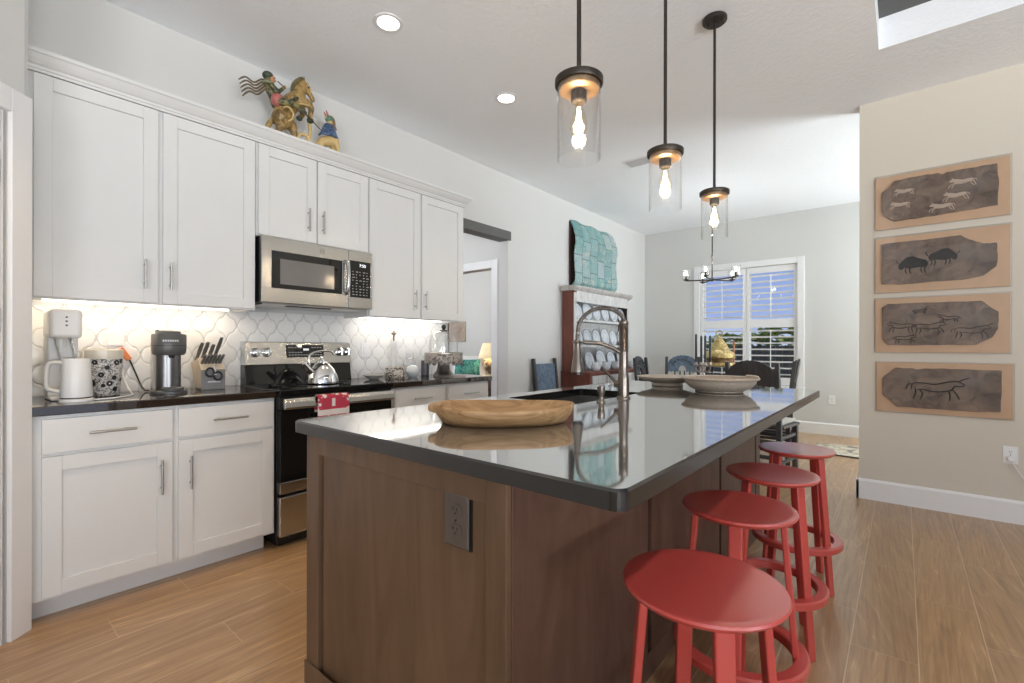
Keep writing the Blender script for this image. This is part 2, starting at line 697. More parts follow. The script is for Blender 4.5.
struct('trim_bedroom_door', mb, TRIM, bevel=0.004)
struct('wall_bedroom_far', MB().box(-7.6, WX - 0.12, 6.75, 6.85, 0, 2.74), WALL)
struct('wall_bedroom_side', MB().box(-7.6, -7.5, 3.9, 6.85, 0, 2.74), WALL)
mb = MB()                                     # dark beam across the head of the opening
mb.box(WX - 0.13, WX + 0.018, 3.02, 3.966, 2.338, 2.437)
struct('trim_opening_head', mb, DARKTRIM, bevel=0.003)

mb = MB()                                     # window wall
wx0, wx1, wz0, wz1 = -2.433, -1.120, 0.64, 2.335
mb.box(WX - 0.12, wx0, WY, WY + 0.14, 0, CZ)
mb.box(wx1, 5.1, WY, WY + 0.14, 0, CZ)
mb.box(wx0, wx1, WY, WY + 0.14, 0, wz0)
mb.box(wx0, wx1, WY, WY + 0.14, wz1, CZ)
struct('wall_far', mb, WALL)
struct('wall_right', MB().box(-0.262, 5.1, AY, AY + 0.14, 0, CZ), ARTWALL)
struct('wall_dining_side', MB().box(3.0, 3.1, AY + 0.14, WY, 0, CZ), WALL)
mb = MB()                                     # back wall with a wide opening for the patio doors
mb.box(-3.5, 1.8, -4.1, -3.98, 0, 3.3)
mb.box(4.8, 5.1, -4.1, -3.98, 0, 3.3)
mb.box(1.8, 4.8, -4.1, -3.98, 2.5, 3.3)
struct('wall_back', mb, WALL)
mb = MB()
mb.box(5.0, 5.1, -4.1, -1.8, 0, 3.3)
mb.box(5.0, 5.1, 2.6, AY, 0, 3.3)
mb.box(5.0, 5.1, -1.8, 2.6, 2.5, 3.3)
struct('wall_outer', mb, WALL)
# pantry corner wall at 45 degrees: s runs from the cabinet towards the camera
PA = Vector((-2.786, 0.221, 0))
PD = Vector((0.70711, -0.70711, 0))
PN = Vector((0.70711, 0.70711, 0))


def pbox(mb, s0, s1, n0, n1, z0, z1):
    q = []
    for z in (z0, z1):
        for a, b in ((s0, n0), (s1, n0), (s1, n1), (s0, n1)):
            p = PA + PD * a + PN * b
            q.append((p.x, p.y, z))
    return mb.hexa(q)


mb = MB()
pbox(mb, 0.040, 0.13, -0.12, 0.0, 0, CZ)
pbox(mb, 0.90, 2.3, -0.12, 0.0, 0, CZ)
pbox(mb, 0.13, 0.90, -0.12, 0.0, 2.09, CZ)
struct('wall_pantry', mb, WALL)
mb = MB()
mb.box(-3.46, -2.80, 0.10, 0.204, 0, CZ)
mb.box(-3.46, -3.34, -4.1, 0.2, 0, CZ)
struct('wall_pantry_side', mb, WALL)
mb = MB()
pbox(mb, 0.024, 0.112, 0.0, 0.018, 0, 2.185)
pbox(mb, 0.112, 0.91, 0.0, 0.018, 2.09, 2.185)
pbox(mb, 0.91, 1.01, 0.0, 0.018, 0, 2.185)
pbox(mb, 0.112, 0.13, -0.12, 0.0, 0, 2.09)
struct('trim_pantry_door', mb, TRIM, bevel=0.003)
mb = MB()
pbox(mb, 0.1305, 0.150, -0.12, -0.0565, 0, 2.09)
pbox(mb, 0.150, 0.90, -0.12, -0.0565, 2.07, 2.09)
struct('trim_pantry_stop', mb, TRIM)
dr = bpy.data.objects.new('door_1', None)
C.objects.link(dr)
dr['kind'] = 'structure'
mb = MB()
pbox(mb, 0.132, 0.24, -0.055, -0.02, 0.01, 2.085)
pbox(mb, 0.79, 0.898, -0.055, -0.02, 0.01, 2.085)
for z0, z1 in ((0.01, 0.22), (0.98, 1.10), (1.97, 2.085)):
    pbox(mb, 0.24, 0.79, -0.055, -0.02, z0, z1)
pbox(mb, 0.24, 0.79, -0.046, -0.03, 0.22, 1.97)
obj('door_slab', mb, TRIM, dr, 0.003)
for z in (0.28, 0.957, 1.269, 1.85):
    mb = MB()
    q = PA + PD * 0.128 + PN * -0.012
    mb.lathe([(0.0, -0.045), (0.006, -0.045), (0.006, 0.045), (0.0, 0.045)], (q.x, q.y, z), 10)
    pbox(mb, 0.128, 0.155, -0.021, -0.017, z - 0.042, z + 0.042)
    obj('hinge', mb, SSD, dr)

# baseboards
struct('baseboard_far', MB().prism([(WY - 0.016, 0), (WY, 0), (WY, 0.156), (WY - 0.006, 0.156), (WY - 0.016, 0.14)], 'x', WX, 3.0), TRIM)
mb = MB().prism([(AY - 0.016, 0), (AY, 0), (AY, 0.154), (AY - 0.006, 0.154), (AY - 0.016, 0.138)], 'x', -0.28, 5.0)
mb.prism([(-0.262, 0), (-0.278, 0), (-0.278, 0.138), (-0.268, 0.154), (-0.262, 0.154)], 'y', AY - 0.016, AY + 0.156)
struct('baseboard_right', mb, TRIM)
struct('baseboard_left', MB().prism([(WX, 0), (WX + 0.016, 0), (WX + 0.016, 0.138), (WX + 0.006, 0.154), (WX, 0.154)], 'y', 3.966, WY), TRIM)

# window, casing, double hung sashes and glass
wn = bpy.data.objects.new('window_1', None)
C.objects.link(wn)
wn['kind'] = 'structure'
mb = MB()
for x0, x1, z0, z1 in ((wx0 - 0.09, wx0, wz0 - 0.02, wz1 + 0.085), (wx1, wx1 + 0.082, wz0 - 0.02, wz1 + 0.085), (wx0, wx1, wz1, wz1 + 0.085)):
    mb.box(x0, x1, WY - 0.018, WY, z0, z1)
mb.box(wx0 - 0.10, wx1 + 0.09, WY - 0.05, WY + 0.02, wz0 - 0.045, wz0 - 0.02)
mb.box(wx0 - 0.09, wx1 + 0.082, WY - 0.016, WY, wz0 - 0.11, wz0 - 0.045)
obj('window_casing', mb, TRIM, wn, 0.004)
mb = MB()
xm = (wx0 + wx1) / 2
for x0, x1, z0, z1 in ((wx0, wx0 + 0.05, wz0, wz1), (wx1 - 0.05, wx1, wz0, wz1), (xm - 0.045, xm + 0.045, wz0, wz1), (wx0, wx1, wz0, wz0 + 0.05), (wx0, wx1, wz1 - 0.05, wz1), (wx0, wx1, 1.47, 1.52)):
    mb.box(x0, x1, WY + 0.085, WY + 0.125, z0, z1)
obj('window_frame', mb, TRIM, wn)
for x0, x1 in ((wx0 + 0.05, xm - 0.045), (xm + 0.045, wx1 - 0.05)):
    for z0, z1 in ((wz0 + 0.05, 1.47), (1.52, wz1 - 0.05)):
        obj('window_glass', MB().box(x0, x1, WY + 0.103, WY + 0.107, z0, z1), PANE, wn)

# ------------------------------------------------------------------ what stands outside the window
GRASS = spotted('lawn', (0.06, 0.10, 0.025), (0.15, 0.20, 0.06), 30, 0.3, 0.7, 0.9)
LEAF = spotted('hedge_leaves', (0.035, 0.075, 0.015), (0.34, 0.42, 0.07), 9, 0.35, 0.62, 0.7)
FENCEM = mat('weathered_fence', (0.075, 0.070, 0.068), 0.8, vary=0.25, stretch=(6, 6, 0.5))
struct('ground_outside', MB().box(-20, 12, 8.32, 40, -0.3, -0.15), GRASS)
mb = MB()
for k in range(70):
    mb.box(-12 + k * 0.15, -12 + k * 0.15 + 0.142, 13.0, 13.02, -0.15, 1.20)
mb.box(-12, -1.5, 13.02, 13.06, 0.2, 0.3)
mb.box(-12, -1.5, 13.02, 13.06, 0.9, 1.0)
tag(obj('garden_fence', mb, FENCEM), 'dark board fence across the yard seen through the shutters', 'fence')
mb = MB()
rr = random.Random(3)
for k in range(3600):
    c = Vector((rr.uniform(-13, -1), rr.uniform(14.0, 15.2), 0.2))
    top = 1.55 + 0.25 * sin(c.x * 1.7) + 0.15 * sin(c.x * 4.1)
    c.z = rr.uniform(-0.1, top)
    mt = Matrix.Rotation(rr.uniform(0, 6.28), 3, 'Z') @ Matrix.Rotation(rr.uniform(-1, 1), 3, 'X')
    s = rr.uniform(0.12, 0.26)
    mb.add([c + mt @ Vector(q) * s for q in ((-1, 0, 0), (0, -0.5, 0.15), (1, 0, 0), (0, 0.5, 0.15))], [(0, 1, 2, 3)])
tag(obj('hedge', mb, LEAF, solid=0.01), 'leafy green hedge behind the dark board fence outside', 'hedge')
# ------------------------------------------------------------------ kitchen run on the left wall
def shaker(mb, x, y0, y1, z0, z1, t=0.02, fr=0.062):
    """shaker door facing +X, its back at x"""
    mb.box(x, x + t, y0, y0 + fr, z0, z1)
    mb.box(x, x + t, y1 - fr, y1, z0, z1)
    mb.box(x, x + t, y0 + fr, y1 - fr, z0, z0 + fr)
    mb.box(x, x + t, y0 + fr, y1 - fr, z1 - fr, z1)
    mb.box(x, x + t - 0.010, y0 + fr, y1 - fr, z0 + fr, z1 - fr)
    return mb


def pull(x, y, z, ln, vertical, parent):
    mb = MB()
    d = Vector((0, 0, 1)) if vertical else Vector((0, 1, 0))
    c = Vector((x + 0.030, y, z))
    mb.tube([c - d * ln / 2, c + d * ln / 2], 0.0055, 10)
    for k in (-1, 1):
        q = c + d * (k * ln * 0.32)
        mb.tube([q - Vector((0.031, 0, 0)), q], 0.0045, 8)
    return obj('handle', mb, SSD, parent)


BX = -2.785                                   # face frame of the base units
def base_cabinet(y0, y1, label, splits, ends, closed=True, dz=0.0):
    t = thing('base_cabinet', label, 'cabinet', (WX, y0, 0))
    mb = MB()
    mb.box(WX + 0.005, BX, y0, y1, 0.092, 0.874)
    obj('body', mb, CAB, t, 0.001)
    obj('toe_kick', MB().box(WX + 0.005, -2.855, y0, y1 - 0.03, 0, 0.092), CAB, t)
    for (a, b, hs) in splits:
        d = obj('drawer', MB().box(BX, BX + 0.02, a, b, 0.712, 0.858), CAB, t, 0.002)
        pull(BX + 0.02, (a + b) / 2, 0.787, 0.165, False, d)
        d = obj('door', shaker(MB(), BX, a, b, 0.108, 0.698), CAB, t, 0.0015)
        pull(BX + 0.02, b - 0.048 if hs > 0 else a + 0.048, 0.535, 0.165, True, d)
    return t


base_cabinet(0.206, 1.198, 'white shaker base cabinet under the coffee machine left of the range',
             ((0.245, 0.703, 1), (0.728, 1.186, -1)), None)
base_cabinet(1.980, 3.005, 'white shaker base cabinet under the cake stand right of the range',
             ((2.02, 2.492, 1), (2.535, 2.992, -1)), None)

mb = MB().box(WX + 0.005, -2.81, 0.206, 1.199, 0.8745, 0.914)
mb.box(-2.81, -2.757, 0.196, 1.199, 0.8745, 0.914)
tag(obj('countertop', mb, GRAN, bevel=0.004), 'black polished countertop left of the range, under the knife block', 'countertop')
mb = MB().box(WX + 0.005, -2.757, 1.979, 3.035, 0.8745, 0.914)
tag(obj('countertop', mb, GRAN, bevel=0.004), 'black polished countertop right of the range, under the cake stand', 'countertop')
struct('wall_backsplash', MB().box(WX, WX + 0.010, 0.206, 3.0, 0.9145, 1.40), SPLASH)

UX = -3.01                                    # face frame of the wall units
UB, UT = 1.385, 2.405
def wall_cabinet(y0, y1, z0, z1, doors, hz, label, led=None, led_mat=None):
    t = thing('wall_cabinet', label, 'cabinet', (WX, y0, z0))
    mb = MB()
    mb.box(WX + 0.004, UX, y0, y1, z0 + 0.02, z1)
    mb.box(WX + 0.004, UX, y0, y0 + 0.018, z0, z0 + 0.02)
    mb.box(WX + 0.004, UX, y1 - 0.018, y1, z0, z0 + 0.02)
    mb.box(UX - 0.02, UX, y0 + 0.018, y1 - 0.018, z0, z0 + 0.02)
    obj('body', mb, CAB, t, 0.001)
    for a, b, hs in doors:
        d = obj('door', shaker(MB(), UX, a, b, z0 + 0.008, z1 - 0.006), CAB, t, 0.0015)
        pull(UX + 0.02, b - 0.058 if hs > 0 else a + 0.030, hz, 0.15, True, d)
    if led:
        obj('light_strip', MB().box(-3.262, -3.236, led[0], led[1], z0 + 0.004, z0 + 0.019), led_mat, t)
    return t


LEDW = emitter('warm_led_strip', (1.0, 0.88, 0.70), 4.0)
LEDN = emitter('neutral_led_strip', (1.0, 0.95, 0.88), 5.0)
wall_cabinet(0.206, 1.180, UB, UT, ((0.237, 0.695, 1), (0.717, 1.172, -1)), 1.537,
             'white shaker wall cabinet above the coffee machine, left of the microwave', (0.288, 1.115), LEDW)
wall_cabinet(1.182, 1.951, 1.842, UT, ((1.192, 1.556, 1), (1.566, 1.945, -1)), 1.992,
             'short white shaker wall cabinet directly over the microwave')
wall_cabinet(1.953, 2.920, UB, UT, ((1.960, 2.428, 1), (2.446, 2.908, -1)), 1.540,
             'white shaker wall cabinet above the cake stand, right of the microwave', (2.045, 2.868), LEDN)
area('undercabinet_warm', (-3.20, 0.70, 1.383), (0, 0, -1), 0.05, 0.9, 1.7, (1.0, 0.82, 0.60))
area('undercabinet_neutral', (-3.20, 2.45, 1.383), (0, 0, -1), 0.05, 0.85, 1.2, (1.0, 0.93, 0.84))

# crown moulding: profile (offset, z) swept round the front and the right end
cp = [(0.0, 2.404), (0.012, 2.404), (0.012, 2.416), (0.017, 2.418), (0.017, 2.430), (0.026, 2.436), (0.040, 2.452), (0.052, 2.470), (0.060, 2.474), (0.060, 2.490), (0.0, 2.490)]
fx_, ey = UX + 0.008, 2.920
mb = MB()
n_ = len(cp)
rows = []
for q in cp:
    rows.append([(fx_ + q[0], 0.206, q[1]), (fx_ + q[0], ey + q[0], q[1]), (WX + 0.004, ey + q[0], q[1])])
vs = [p for r in rows for p in r]
fs = []
for i in range(n_):
    j = (i + 1) % n_
    for k in (0, 1):
        fs.append((i * 3 + k, i * 3 + k + 1, j * 3 + k + 1, j * 3 + k))
fs.append(tuple(i * 3 for i in range(n_)))
fs.append(tuple(i * 3 + 2 for i in range(n_))[::-1])
mb.add(vs, fs)
mb.box(WX + 0.004, fx_, 0.206, ey, 2.4055, 2.489)
o = struct('trim_cabinet_crown', mb, CAB)

# ---- range
t = thing('range', 'stainless steel electric range with black glass cooktop between the base cabinets', 'stove', (-3.0, 1.588, 0))
y0, y1 = 1.2015, 1.9765
mb = MB().box(-3.32, -2.775, y0 + 0.003, y1 - 0.003, 0.04, 0.885)
mb.box(-3.28, -2.80, y0 + 0.02, y1 - 0.02, 0.0, 0.04)
obj('body', mb, BLACK, t, 0.003)
ct = obj('cooktop', MB().box(-3.27, -2.728, y0, y1, 0.882, 0.918), BLACKGLASS, t, 0.006)
BRING = mat('burner_ring_grey', (0.22, 0.22, 0.22), 0.4)
for cx, cy, r in ((-2.88, 1.39, 0.095), (-2.88, 1.79, 0.085), (-3.11, 1.39, 0.075), (-3.11, 1.79, 0.095)):
    obj('burner_ring', MB().tube([(cx + r * cos(a * pi / 24), cy + r * sin(a * pi / 24), 0.9182) for a in range(48)], 0.0012, 6, closed=True, flat=0.3), BRING, ct)

# oven door with broad steel handle rail
od = obj('oven_door', MB().box(-2.775, -2.735, y0 + 0.006, y1 - 0.006, 0.385, 0.800), BLACKGLASS, t, 0.004)
obj('lower_trim', MB().box(-2.775, -2.732, y0 + 0.006, y1 - 0.006, 0.318, 0.384), SS, od, 0.003)
obj('upper_panel', MB().box(-2.775, -2.742, y0 + 0.006, y1 - 0.006, 0.802, 0.879), BLACK, t, 0.003)
mb = MB().prism([(-2.712, 0.806), (-2.692, 0.806), (-2.689, 0.818), (-2.693, 0.845), (-2.701, 0.868), (-2.712, 0.868)], 'y', y0 + 0.014, y1 - 0.014)
mb.box(-2.740, -2.710, y0 + 0.018, y0 + 0.05, 0.815, 0.860)
mb.box(-2.740, -2.710, y1 - 0.05, y1 - 0.018, 0.815, 0.860)
obj('handle', mb, SS, od, 0.004)
obj('storage_drawer', MB().box(-2.775, -2.738, y0 + 0.006, y1 - 0.006, 0.068, 0.300), SS, t, 0.008)
# backguard
mb = MB()
mb.prism([(-3.325, 0.90), (-3.235, 0.90), (-3.255, 1.045), (-3.325, 1.045)], 'y', y0 + 0.012, y1 - 0.012)
bg = obj('backguard', mb, BLACKGLASS, t, 0.003)
mb = MB().prism([(-3.325, 1.045), (-3.240, 1.045), (-3.262, 1.195), (-3.325, 1.200)], 'y', y0 + 0.012, y1 - 0.012)
pn = obj('control_panel', mb, SS, bg, 0.004)


def on_panel(y, z, out=0.0):
    return Vector((-3.240 - 0.022 * (z - 1.045) / 0.15 + out, y, z))


mb = MB()
q = [on_panel(1.478, 1.092, 0.001), on_panel(1.745, 1.092, 0.001), on_panel(1.745, 1.178, 0.001), on_panel(1.478, 1.178, 0.001)]
q2 = [p + Vector((0.004, 0, 0)) for p in q]
mb.hexa(q + q2)
for k in range(3):
    p = on_panel(1.597 + k * 0.014, 1.146, 0.0050)
    mb.box(p.x, p.x + 0.0015, p.y, p.y + 0.008, p.z - 0.007, p.z + 0.007, 1)
for r_ in (1.108, 1.126, 1.160):
    for k in range(12):
        yy = 1.492 + k * 0.0205
        if 1.585 < yy < 1.645 and r_ > 1.12:
            continue
        p = on_panel(yy, r_, 0.0050)
        mb.box(p.x, p.x + 0.0015, p.y, p.y + 0.012, p.z - 0.0035, p.z + 0.0035, 2)
dp = obj('display', mb, [BLACKGLASS, emitter('clock_glow', (0.9, 0.95, 1.0), 0.9), mat('pale_print', (0.35, 0.35, 0.35), 0.5)], pn)
for yy in (1.276, 1.347, 1.873, 1.930):
    p = on_panel(yy, 1.128)
    kb = obj('knob', MB().lathe([(0.031, 0.0), (0.031, 0.006), (0.025, 0.010), (0.023, 0.030), (0.018, 0.034), (0, 0.034)], p, 24, axis='x'), CHROME, pn)
    obj('grip', MB().box(p.x + 0.030, p.x + 0.041, p.y - 0.005, p.y + 0.005, p.z - 0.022, p.z + 0.022), CHROME, kb, 0.002)

# ---- microwave
t = thing('microwave', 'stainless over-the-range microwave with black window hung under the short cabinet', 'microwave', (WX, 1.19, 1.435))
y0, y1 = 1.1905, 1.9515
mb = MB().box(WX + 0.004, -2.975, y0 + 0.003, y1 - 0.003, 1.437, 1.838)
obj('body', mb, BLACK, t, 0.004)
mb = MB()
MX0, MX1, yd = -2.974, -2.944, 1.762
mb.box(MX0, MX1, y0, yd, 1.436, 1.525)
mb.box(MX0, MX1, y0, yd, 1.752, 1.838)
mb.box(MX0, MX1, y0, y0 + 0.058, 1.525, 1.752)
mb.box(MX0, MX1, yd - 0.045, yd, 1.525, 1.752)
dr_ = obj('door', mb, SS, t, 0.002)
wn_ = obj('window', MB().box(MX0, MX1 - 0.002, y0 + 0.058, yd - 0.045, 1.525, 1.752), BLACKGLASS, dr_)
MESH_GREY = mat('screen_mesh_grey', (0.16, 0.155, 0.15), 0.35, 0.2)
obj('mesh_screen', MB().box(MX1 - 0.002, MX1 - 0.001, y0 + 0.11, yd - 0.105, 1.552, 1.708), mat('window_mesh', (0.16, 0.155, 0.15), 0.12), wn_)
mb = MB()
hp = [(MX1 + 0.002, yd - 0.022, 1.530), (MX1 + 0.030, yd - 0.022, 1.552), (MX1 + 0.040, yd - 0.022, 1.64), (MX1 + 0.030, yd - 0.022, 1.735), (MX1 + 0.002, yd - 0.022, 1.755)]
mb.tube(bez(hp, 8), 0.013, 12)
obj('handle', mb, SS, dr_)
mb = MB()
mb.box(MX0, MX1, yd + 0.003, y1, 1.436, 1.512)
mb.box(MX0, MX1, yd + 0.003, y1, 1.766, 1.838)
mb.box(MX0, MX1, yd + 0.003, yd + 0.014, 1.512, 1.766)
mb.box(MX0, MX1, y1 - 0.014, y1, 1.512, 1.766)
cpn = obj('control_panel', mb, SS, t, 0.002)
mb = MB().box(MX0, MX1 - 0.001, yd + 0.014, y1 - 0.014, 1.512, 1.766)
for i in range(9):
    for k in range(5):
        yy = yd + 0.030 + k * 0.028
        zz = 1.528 + i * 0.020
        if rr.random() < 0.85:
            mb.box(MX1 - 0.0015, MX1, yy, yy + rr.choice((0.008, 0.013, 0.018)), zz, zz + 0.006, 1)
kp = obj('keypad', mb, [BLACKGLASS, mat('keypad_print', (0.30, 0.30, 0.31), 0.5)], cpn)
text_mesh('clock_digits', '7:50', 0.030, (MX1 - 0.0008, yd + 0.085, 1.728), (R(90), 0, R(90)), emitter('clock_digits_glow', (0.8, 0.9, 1.0), 1.2), kp)
mb = MB()                                     # round monogram badge
lc = Vector((MX1 + 0.001, 1.574, 1.795))
mb.tube([lc + Vector((0, 0.0165 * cos(a * pi / 16), 0.0165 * sin(a * pi / 16))) for a in range(32)], 0.0018, 6, closed=True)
mb.tube([lc + Vector((0.0005, a, b)) for a, b in ((-0.002, 0.006), (-0.008, 0.007), (-0.010, -0.002), (-0.005, -0.008), (-0.001, -0.003), (-0.005, -0.001))], 0.0011, 6)
mb.tube([lc + Vector((0.0005, a, b)) for a, b in ((0.009, 0.006), (0.004, 0.007), (0.003, 0.002), (0.007, 0.000), (0.002, -0.002), (0.003, -0.008), (0.010, -0.006))], 0.0011, 6)
bd = obj('logo_badge', mb, mat('badge_grey', (0.18, 0.18, 0.18), 0.3, 0.6), dr_)
mb = MB().box(-3.30, -2.98, y0 + 0.02, y1 - 0.02, 1.425, 1.437)
vb = obj('bottom_vent', mb, SSD, t)
obj('light_grille', MB().box(-3.02, -2.985, 1.36, 1.66, 1.418, 1.426), BLACK, vb, 0.004)

# ------------------------------------------------------------------ island
IX0, IX1, IY0, IY1 = -1.624, -0.378, 0.760, 3.325
t = thing('kitchen_island', 'dark walnut stained kitchen island with panelled end in the middle of the kitchen', 'kitchen island', (-1.13, 2.0, 0))
BX0, BX1, BY0, BY1 = -1.595, -0.680, 0.812, 3.20
mb = MB()
mb.box(BX0 + 0.01, -1.53, BY0 + 0.05, BY1, 0.0, 0.873)
mb.box(-1.10, BX1 - 0.025, BY0 + 0.05, BY1, 0.0, 0.873)
mb.box(-1.53, -1.10, BY0 + 0.05, 1.74, 0.0, 0.873)
mb.box(-1.53, -1.10, 2.50, BY1, 0.0, 0.873)
mb.box(-1.53, -1.10, 1.74, 2.50, 0.0, 0.62)
obj('carcass', mb, mat('dark_gap', (0.030, 0.017, 0.012), 0.6), t)
mb = MB()
mb.box(BX0 + 0.092, -0.745, BY0 - 0.004, BY0 + 0.0495, 0.0, 0.803)          # recessed field
obj('end_panel', mb, ISL, t)
obj('gap_shade_strip', MB().box(BX0 + 0.0785, BX0 + 0.0915, BY0 + 0.004, BY0 + 0.049, 0.0, 0.803), BLACK, t)  # black strip stands in for the deep shade of the panel gap
for a, b in ((BX0, BX0 + 0.078), (-0.745, BX1)):
    obj('stile', MB().box(a, b, BY0 - 0.016, BY0 + 0.0495, 0.0, 0.8735), ISL, t, 0.002)
obj('top_rail', MB().box(BX0 + 0.078, -0.745, BY0 - 0.016, BY0, 0.803, 0.8735), ISL, t, 0.002)
obj('base_rail', MB().box(BX0 - 0.004, BX1 + 0.004, BY0 - 0.022, BY0 - 0.0162, 0.0, 0.080), ISL, t, 0.002)
for a, b in ((BY0 + 0.0005, 1.548), (1.578, 2.369), (2.399, 3.075), (3.105, BY1)):
    obj('back_panel', MB().box(BX1 - 0.025, BX1 + 0.004, a, b, 0.105, 0.8735), ISLSIDE, t, 0.002)
obj('plinth', MB().box(BX1 - 0.025, BX1 - 0.006, BY0 - 0.014, BY1, 0.0, 0.090), ISLSIDE, t)
for a, b in ((0.83, 1.25), (1.27, 1.70), (1.72, 2.12), (2.14, 2.54), (2.56, 3.18)):
    d = obj('door', MB().box(BX0 - 0.010, BX0 + 0.010, a, b, 0.11, 0.86), ISL, t, 0.003)
obj('far_panel', MB().box(BX0, BX1, BY1, BY1 + 0.016, 0.0, 0.8735), ISL, t, 0.002)


def rrect(x0, x1, y0, y1, r, n=6):
    out = []
    for cx, cy, a0 in ((x1 - r, y1 - r, 0), (x0 + r, y1 - r, 90), (x0 + r, y0 + r, 180), (x1 - r, y0 + r, 270)):
        for k in range(n + 1):
            a = R(a0 + 90 * k / n)
            out.append((cx + r * cos(a), cy + r * sin(a)))
    return out


SX0, SX1, SY0, SY1 = -1.515, -1.115, 1.775, 2.47


def slab_with_hole(name, outer, hole, z0, z1, m, me_, ch=0.005):
    bm = bmesh.new()

    def ring(p, z):
        return [bm.verts.new((a, b, z)) for a, b in p]

    def inset(p, d):
        cx = sum(a for a, b in p) / len(p)
        cy = sum(b for a, b in p) / len(p)
        xs, ys = [a for a, b in p], [b for a, b in p]
        hx, hy = (max(xs) - min(xs)) / 2, (max(ys) - min(ys)) / 2
        return [(cx + (a - cx) * (1 - d / hx), cy + (b - cy) * (1 - d / hy)) for a, b in p]
    ot, om, ob_ = ring(inset(outer, ch), z1), ring(outer, z1 - ch), ring(outer, z0)
    ht, hb = ring(hole, z1), ring(hole, z0)

    def wall(a, b):
        n = len(a)
        for i in range(n):
            bm.faces.new((a[i], a[(i + 1) % n], b[(i + 1) % n], b[i]))
    wall(ot, om)
    wall(om, ob_)
    wall(ht, hb)
    for a, b in ((ot, ht), (ob_, hb)):
        ed = []
        for L in (a, b):
            for i in range(len(L)):
                e = bm.edges.get((L[i], L[(i + 1) % len(L)])) or bm.edges.new((L[i], L[(i + 1) % len(L)]))
                ed.append(e)
        bmesh.ops.triangle_fill(bm, use_beauty=True, use_dissolve=False, edges=ed)
    bmesh.ops.recalc_face_normals(bm, faces=bm.faces)
    me = bpy.data.meshes.new(name)
    bm.to_mesh(me)
    bm.free()
    me.materials.append(m)
    me.materials.append(me_)
    for p in me.polygons:
        p.material_index = 0 if p.normal.z > 0.9 else 1
    o = bpy.data.objects.new(name, me)
    C.objects.link(o)
    return o


ISLEDGE = mat('island_stone_edge', (0.012, 0.012, 0.012), 0.2, vary=0.3, vscale=60, ior=1.75)
ISLTOP = granite('polished_island_top', (0.60, 0.595, 0.58), 1.6)
ISLTOP.node_tree.nodes['Principled BSDF'].inputs['Metallic'].default_value = 0.88
ISLTOP.node_tree.nodes['Color Ramp'].color_ramp.elements[0].color = (0.54, 0.535, 0.52, 1)
ISLTOP.node_tree.nodes['Color Ramp'].color_ramp.elements[2].color = (0.66, 0.65, 0.63, 1)
o = slab_with_hole('island_countertop', rrect(IX0, IX1, IY0, IY1, 0.028), rrect(SX0, SX1, SY0, SY1, 0.03), 0.8745, 0.914, ISLTOP, ISLEDGE)
tag(o, 'polished dark stone island countertop with undermount sink cutout', 'countertop')
# undermount sink
mb = MB()
zt, zb = 0.874, 0.655
a, b, c, d = SX0 - 0.004, SX1 + 0.004, SY0 - 0.004, SY1 + 0.004
mb.box(a - 0.010, a, c - 0.01, d + 0.01, zb, zt)
mb.box(b, b + 0.010, c - 0.01, d + 0.01, zb, zt)
mb.box(a, b, c - 0.010, c, zb, zt)
mb.box(a, b, d, d + 0.010, zb, zt)
mb.box(a - 0.01, b + 0.01, c - 0.01, d + 0.01, zb - 0.008, zb)
t = thing('sink', 'stainless undermount sink set into the dark island countertop', 'sink', ((a + b) / 2, (c + d) / 2, zb - 0.008))
obj('basin', mb, SSD, t)
obj('drain', MB().lathe([(0.045, 0.0), (0.045, 0.003), (0.03, 0.004), (0.0, 0.001)], ((a + b) / 2, (c + d) / 2, zb), 24), CHROME, t)

# faucet: straight column, arched spring neck, pull-down spray and docking arm
FX, FY, FZ = -1.065, 2.142, 0.914
t = thing('faucet', 'tall brushed bronze spring-neck kitchen faucet behind the sink', 'faucet', (FX, FY, FZ))
mb = MB().lathe([(0.034, 0), (0.034, 0.006), (0.028, 0.012), (0.027, 0.10), (0.025, 0.115), (0.022, 0.14), (0.021, 0.36), (0.024, 0.365), (0.024, 0.380), (0.014, 0.388), (0, 0.388)], (FX, FY, FZ), 24)
for k in range(22):
    mb.tube([(FX + 0.022 * cos(a * pi / 9), FY + 0.022 * sin(a * pi / 9), FZ + 0.235 + 0.0055 * k) for a in range(18)], 0.0022, 5, closed=True)
col_ = obj('column', mb, NICKEL, t)
AR = Vector((-0.80, -0.60, 0))                # the neck bends over the sink towards the kitchen and the camera
AR.normalize()


def fp(r, z):
    return Vector((FX, FY, FZ)) + AR * r + Vector((0, 0, z))


arc = bez([fp(0.0, 0.385), fp(0.012, 0.412), fp(0.06, 0.441), fp(0.115, 0.447), fp(0.17, 0.428), fp(0.210, 0.39), fp(0.226, 0.34), fp(0.228, 0.285)], 12)
obj('neck', MB().tube(arc, 0.0065, 12), NICKEL, t)
# coil around the neck
L = 0.0
cp_ = []
for i in range(len(arc) - 1):
    seg = arc[i + 1] - arc[i]
    tt = seg.normalized()
    n1 = tt.cross(AR.cross(Vector((0, 0, 1)))).normalized()
    n2 = tt.cross(n1)
    for k in range(10):
        s = k / 10
        ang = (L + seg.length * s) / 0.0075 * 2 * pi
        cp_.append(arc[i] + seg * s + n1 * (0.0095 * cos(ang)) + n2 * (0.0095 * sin(ang)))
    L += seg.length
obj('spring', MB().tube(cp_, 0.0022, 5), NICKEL, t)
mb = MB().lathe([(0.0, 0.290), (0.015, 0.290), (0.016, 0.25), (0.021, 0.205), (0.031, 0.145), (0.032, 0.130), (0.027, 0.125), (0, 0.125)], fp(0.228, 0.0), 20)
sp = obj('spray_head', mb, NICKEL, t)
obj('spray_face', MB().lathe([(0.024, 0.117), (0.024, 0.125), (0.0, 0.125)], fp(0.228, 0.0), 20), BLACK, sp)
